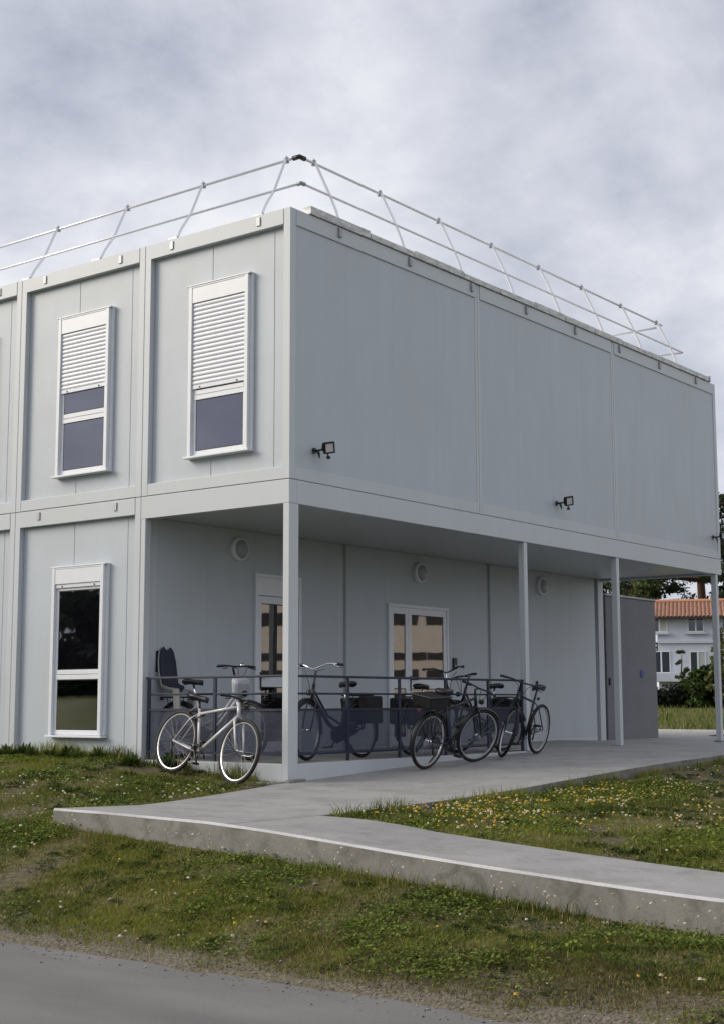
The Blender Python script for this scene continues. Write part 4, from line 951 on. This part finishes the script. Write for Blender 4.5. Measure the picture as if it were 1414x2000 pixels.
for k, (z0_, z1_) in enumerate(((.9, 1.35), (2.15, 2.5), (2.95, 3.3), (4.6, 5.2))):
    for j in range(14): B(-4.06, -4.002, -25+j*3.9, -21.5+j*3.9+(.0 if k % 2 else .35), z0_, z1_).build('window', GASKET, cb_)

# ------------------------------------------------------------------ grass, weeds, flowers
GRASS = mat_attr('grass_blades', 'col', .75, .30)
def blades(n, xr, yr, hmin, hmax, width, dens=None, pal=None, lean=.6):
    x = rng.uniform(*xr, n); y = rng.uniform(*yr, n); lz = lush(x, y)
    keep = (rng.random(n) < (.04+.96*lz**1.3 if dens is None else dens(x, y, lz))) & ~in_slab(x, y, .015) & ~((x > -.02) & (y > -.3) & (x < 16))
    edge = -6.02+(fbm(y, y*0+3, 1.1, 3)-.5)*.28
    keep &= (x > edge+.02+.28*rng.random(n)**2)
    x, y, lz = x[keep], y[keep], lz[keep]; n = len(x); z = ground_z(x, y)
    a = rng.random(n)*6.283; h = (hmin+(hmax-hmin)*rng.random(n)**1.6)*(.55+.6*lz); wd = width*(.6+.8*rng.random(n))
    dx, dy = np.cos(a), np.sin(a); l_ = lean*(.25+rng.random(n))*h; ph = rng.random(n)*6.283; lx, ly = np.cos(ph)*l_, np.sin(ph)*l_
    b0 = np.stack([x-dx*wd, y-dy*wd, z-.01], -1); b1 = np.stack([x+dx*wd, y+dy*wd, z-.01], -1)
    m0 = np.stack([x-dx*wd*.7+lx*.35, y-dy*wd*.7+ly*.35, z+h*.6], -1); m1 = np.stack([x+dx*wd*.7+lx*.35, y+dy*wd*.7+ly*.35, z+h*.6], -1)
    tp = np.stack([x+lx, y+ly, z+h], -1)
    v = np.stack([b0, b1, m1, m0, tp], 1).reshape(-1, 3); o_ = np.arange(n)[:, None]*5
    f = np.concatenate([o_+np.array([[0, 1, 2]]), o_+np.array([[0, 2, 3]]), o_+np.array([[3, 2, 4]])])
    t_ = fbm(x+90, y, .9, 3); rnd = rng.random(n)
    pal = pal or ((.052, .078, .010), (.255, .275, .040), (.37, .30, .13))
    k1 = np.clip(.2+.55*rnd+1.3*(t_-.5), 0, 1)[:, None]; col = np.array(pal[0])*(1-k1)+np.array(pal[1])*k1
    dry = (rng.random(n) < np.clip(.05+.38*(1-lz)+.45*(fbm(x, y+40, .8, 3)-.47), 0, .7))[:, None]; col = np.where(dry, np.array(pal[2])*(.5+.7*rnd[:, None]), col)
    return v, f, np.repeat(col, 5, 0)
def merge(parts):
    V, F, Cc, o_ = [], [], [], 0
    for v, f, c in parts: V.append(v); F.append(f+o_); Cc.append(c); o_ += len(v)
    return np.concatenate(V), np.concatenate(F), np.concatenate(Cc)
ps = [blades(230000, (-6.1, -4.05), (-9, 4.5), .008, .036, .0032, lean=1.5),
      blades(140000, (-4.3, 0.0), (-.8, 9), .012, .05, .0034, lean=1.4),
      blades(230000, (-2.9, 9), (-10.5, -2.8), .012, .05, .0040, lean=1.4),
      blades(30000, (9, 17), (-11, -2.8), .03, .10, .006)]
nearw = lambda x, y, l: np.clip(1-np.abs(x+4.16)/.14, 0, 1)*.9*(fbm(x, y, 2.3, 2) > .42)          # taller growth along the foot of the ramp
ps.append(blades(12000, (-4.35, -4.05), (-9, 4), .03, .11, .0030, nearw))
nearf = lambda x, y, l: np.clip(1-np.abs(x+.10)/.22, 0, 1)*(fbm(x, y, 3.1, 2) > .40)
ps.append(blades(16000, (-.5, -.02), (.3, 8), .06, .20, .0034, nearf))
alongs = lambda x, y, l: np.clip(1-np.abs(y+2.86)/.12, 0, 1)*.8*(fbm(x, y, 3.0, 2) > .42)
ps.append(blades(14000, (-2.8, 8), (-3.1, -2.8), .05, .15, .0032, alongs))
ps.append(blades(22000, (-6.1, -5.2), (-9, -3.5), .015, .05, .0030, lambda x, y, l: np.clip((-3.5-y)/2.5, 0, 1)*.8*(fbm(x, y, 2.0, 2) > .35), ((.10, .085, .035), (.19, .15, .07), (.30, .22, .11)), lean=1.2))
v, f, c_ = merge(ps); g_ = np_mesh('grass', v, f, GRASS, c_); tag(g_, 'short patchy grass and weeds on the verge round the walkway', 'grass', kind='stuff')
v, f, c_ = blades(60000, (19.5, 95), (-6, 60), .10, .30, .02, lambda x, y, l: (np.abs((y-CAM.y)-(x-CAM.x)*.477) < 9)*(.4+.6*l)*np.clip(40/np.maximum(x, 1), 0, 1), ((.055, .085, .012), (.15, .19, .035), (.22, .21, .08)))
g_ = np_mesh('lawn_grass', v, f, GRASS, c_); tag(g_, 'bright green lawn between the pavement and the hedge', 'grass', kind='stuff')
# small round leaves: clover, plantain, moss cushions
def cover(n, xr, yr, size):
    x = rng.uniform(*xr, n); y = rng.uniform(*yr, n); lz = lush(x, y); k = fbm(x+11, y-5, 1.5, 3)
    keep = (rng.random(n) < np.clip((k-.42)*4, 0, 1)*(.15+.85*lz)) & ~in_slab(x, y, .01) & ~((x > -.02) & (y > -.3)) & (x > -5.85)
    x, y = x[keep], y[keep]; n = len(x); z = ground_z(x, y)+rng.random(n)*.045+.005
    nrm_ = np.stack([rng.normal(size=n)*.45, rng.normal(size=n)*.45, np.ones(n)], -1); nrm_ /= np.linalg.norm(nrm_, axis=1)[:, None]
    a = np.cross(nrm_, rng.normal(size=(n, 3))); a /= np.linalg.norm(a, axis=1)[:, None]; b_ = np.cross(nrm_, a); s_ = (size*(.5+rng.random(n)))[:, None]; p = np.stack([x, y, z], -1)
    v = np.stack([p-a*s_, p+b_*s_*.7, p+a*s_, p-b_*s_*.7], 1).reshape(-1, 3)
    kk = rng.random(n)[:, None]; col = np.array((.040, .074, .011))*(1-kk)+np.array((.22, .28, .046))*kk
    return v, np.arange(n*4).reshape(n, 4), np.repeat(col, 4, 0)
v, f, c_ = merge([cover(170000, (-5.9, -4.05), (-9, 4), .011), cover(90000, (-4.2, 0), (-.7, 8), .013), cover(150000, (-2.9, 9), (-10, -2.8), .014)])
g_ = np_mesh('ground_cover', v, f, GRASS, c_, k=4); tag(g_, 'low clover and plantain leaves among the grass', 'ground cover', kind='stuff')
# dark tufts: dense little cushions of broader leaves
def tufts(n, xr, yr, rr, size, hgt, per=46):
    x = rng.uniform(*xr, n); y = rng.uniform(*yr, n); k = ~in_slab(x, y, .06) & ~((x > -.08) & (y > -.3)) & (x > -5.8) & (rng.random(n) < .25+.75*(fbm(x+7, y+3, 1.2, 3) > .5)); x, y = x[k], y[k]; n = len(x)
    r_ = rr*(.4+rng.random(n)); X = np.repeat(x, per); Y = np.repeat(y, per); RR = np.repeat(r_, per); m = n*per; a = rng.random(m)*6.283; q = rng.random(m)**.6
    px_, py_ = X+RR*q*np.cos(a), Y+RR*q*np.sin(a); z = ground_z(px_, py_); dirx, diry = np.cos(a+rng.normal(size=m)*.5), np.sin(a+rng.normal(size=m)*.5)
    ln = size*(.5+rng.random(m)); h = hgt*(1-q*.7)*(.5+rng.random(m)); w_ = ln*.22; p = np.stack([px_, py_, z+h*.3], -1); tip = p+np.stack([dirx*ln, diry*ln, h*.7], -1); md = (p+tip)/2+np.array([0, 0, .008]); sd_v = np.stack([-diry*w_, dirx*w_, w_*0], -1)
    v = np.stack([p, md+sd_v, tip, md-sd_v], 1).reshape(-1, 3); sh = np.repeat(rng.random(n), per)*.5+rng.random(m)*.5
    col = np.array((.020, .042, .008))*(1-sh[:, None])+np.array((.085, .125, .024))*sh[:, None]
    return v, np.arange(m*4).reshape(m, 4), np.repeat(col, 4, 0)
v, f, c_ = merge([tufts(520, (-5.8, -4.15), (-9, 4), .07, .026, .03), tufts(420, (-4.0, -.1), (-.6, 8), .09, .035, .05), tufts(700, (-2.8, 8), (-9, -2.9), .08, .032, .035), tufts(46, (-.55, -.12), (1.2, 8), .06, .07, .16, 60)])
g_ = np_mesh('weed_tufts', v, f, GRASS, c_, k=4); tag(g_, 'dark green tufts of broad-leaved weeds in the turf', 'weeds', kind='stuff')
# flowers: stem + petals disc + centre
FLW = mat_attr('flower_petals', 'col', .6, .2)
def flowers(pts, cols, size, h):
    V, F, Cc = [], [], []; n0 = 0
    for (x, y), c in zip(pts, cols):
        z = float(ground_z(np.array([x]), np.array([y]))[0]); hh = h*(.6+.7*random.random()); s_ = size*(.45+.75*random.random()); tx, ty = random.uniform(-.02, .02), random.uniform(-.02, .02)
        nx_, ny_ = random.uniform(-.5, .15), random.uniform(-.5, .3); k = 7
        V += [(x-.0015, y, z), (x+.0015, y, z), (x+tx, y+ty, z+hh)]; F.append((n0, n0+1, n0+2)); Cc += [(.05, .07, .02)]*3; n0 += 3
        V.append((x+tx, y+ty, z+hh+.004)); Cc.append(c[1])
        V[-1] = (x+tx, y+ty, z+hh+s_*.75)
        for q, dz in ((.75, .45), (1.0, -.35)):
            for i in range(k):
                a = 6.283*(i+q)/k; px_, py_ = q*s_*math.cos(a), q*s_*math.sin(a); V.append((x+tx+px_, y+ty+py_, z+hh+dz*s_+(nx_*px_+ny_*py_)*.6)); Cc.append(c[0])
        F += [(n0, n0+1+i, n0+1+(i+1) % k) for i in range(k)]+[(n0+1+i, n0+1+k+i, n0+1+(i+1) % k) for i in range(k)]+[(n0+1+(i+1) % k, n0+1+k+i, n0+1+k+(i+1) % k) for i in range(k)]; n0 += 2*k+1
    return np.array(V), np.array(F), np.array(Cc)
yl = ((.58, .36, .05), (.50, .22, .02)); wt = ((.60, .57, .48), (.50, .40, .12)); tan_ = ((.46, .38, .22), (.32, .24, .10))
pts, cl = [], []
def scatter(n, xr, yr, choice, cond=None):
    k = 0; tries = 0
    while k < n and tries < n*60:
        tries += 1; x, y = random.uniform(*xr), random.uniform(*yr)
        if in_slab(np.array(x), np.array(y), .03) or (cond and not cond(x, y)): continue
        pts.append((x, y)); cl.append(random.choice(choice)); k += 1
cluster = lambda s_, th: (lambda x, y: float(fbm(np.array([x]), np.array([y+70]), s_, 3)[0]) > th)
scatter(330, (-2.6, 1.8), (-4.1, -2.95), (yl, yl, yl, yl, tan_, wt), cluster(1.3, .46))
scatter(300, (-2.7, 3.2), (-6.2, -3.4), (tan_, yl, wt, yl), cluster(1.5, .52))
scatter(30, (-2.7, -1.2), (-4.4, -3.0), (yl, tan_, wt))
scatter(90, (2, 7), (-6, -2.95), (tan_, wt, yl), cluster(1.1, .5))
scatter(90, (-3.6, -.5), (-.6, 1.6), (wt, wt, tan_), cluster(1.2, .47))
scatter(40, (-3.5, -.4), (1.5, 6), (wt, tan_), cluster(1.2, .52))
scatter(70, (-5.9, -4.4), (-8, 1), (wt, tan_, tan_, yl), cluster(2.2, .60))
v, f, c_ = flowers(pts, cl, .0125, .06); g_ = np_mesh('wildflowers', v, f, FLW, c_); tag(g_, 'small yellow and white wild flowers scattered in the grass', 'flowers', kind='stuff')
pts, cl = [], []
scatter(120, (-4.36, -4.10), (-7.5, -.5), (tan_, wt, tan_), cluster(1.6, .47))
v, f, c_ = flowers(pts, cl, .010, .15); g_ = np_mesh('seed_heads', v, f, FLW, c_); tag(g_, 'dry seed heads on thin stalks along the foot of the ramp wall', 'weeds', kind='stuff')
# pale pebbles and dead leaves lying in the turf
n = 700; x = np.r_[rng.uniform(-5.9, -4.2, 420), rng.uniform(-2.7, 6, 280)]; y = np.r_[rng.uniform(-8.5, 3, 420), rng.uniform(-8, -2.95, 280)]
k_ = (fbm(x+3, y+9, 2.4, 2) > .5) & ~in_slab(x, y, .03); x, y = x[k_], y[k_]; n = len(x); z = ground_z(x, y)+.012; s_ = .005+.013*rng.random(n)**2.5
oct_ = np.array([(1.6, .2, 0), (0, 1, 0), (-1.5, -.1, 0), (0, -1, 0), (0, 0, .6), (0, 0, -.5)], float)
v = (oct_[None]*(s_[:, None, None]*(.6+.8*rng.random((n, 6, 1))))+np.stack([x, y, z], -1)[:, None]).reshape(-1, 3)
ft = np.array([(0, 1, 4), (1, 2, 4), (2, 3, 4), (3, 0, 4), (1, 0, 5), (2, 1, 5), (3, 2, 5), (0, 3, 5)]); f = (np.arange(n)[:, None, None]*6+ft[None]).reshape(-1, 3)
k_ = rng.random(n)[:, None]; c_ = np.repeat(np.array((.13, .10, .075))*(1-k_)+np.array((.44, .42, .38))*k_, 6, 0)
g_ = np_mesh('pebbles', v, f, FLW, c_); tag(g_, 'pale pebbles and dead leaves lying in the turf', 'pebbles', kind='stuff')
# grit along the road edge
n = 3500; y = rng.uniform(-9, 3, n); x = -6.02+(fbm(y, y*0+3, 1.1, 3)-.5)*.28+rng.normal(size=n)*.13-.03; z = np.maximum(ground_z(x, y), ROADZ)
s_ = .002+.009*rng.random(n)**4
oct_ = np.array([(1, 0, 0), (0, 1, 0), (-1, 0, 0), (0, -1, 0), (0, 0, .7), (0, 0, -.7)], float)
v = (oct_[None]*(s_[:, None, None]*(.6+.8*rng.random((n, 6, 1))))+np.stack([x, y, z+s_*.3], -1)[:, None]).reshape(-1, 3)
ft = np.array([(0, 1, 4), (1, 2, 4), (2, 3, 4), (3, 0, 4), (1, 0, 5), (2, 1, 5), (3, 2, 5), (0, 3, 5)]); f = (np.arange(n)[:, None, None]*6+ft[None]).reshape(-1, 3)
k_ = rng.random(n)[:, None]; c_ = np.repeat(np.array((.10, .09, .075))*(1-k_)+np.array((.42, .40, .37))*k_, 6, 0)
g_ = np_mesh('gravel', v, f, FLW, c_); tag(g_, 'loose gravel along the ragged edge of the road', 'gravel', kind='stuff')
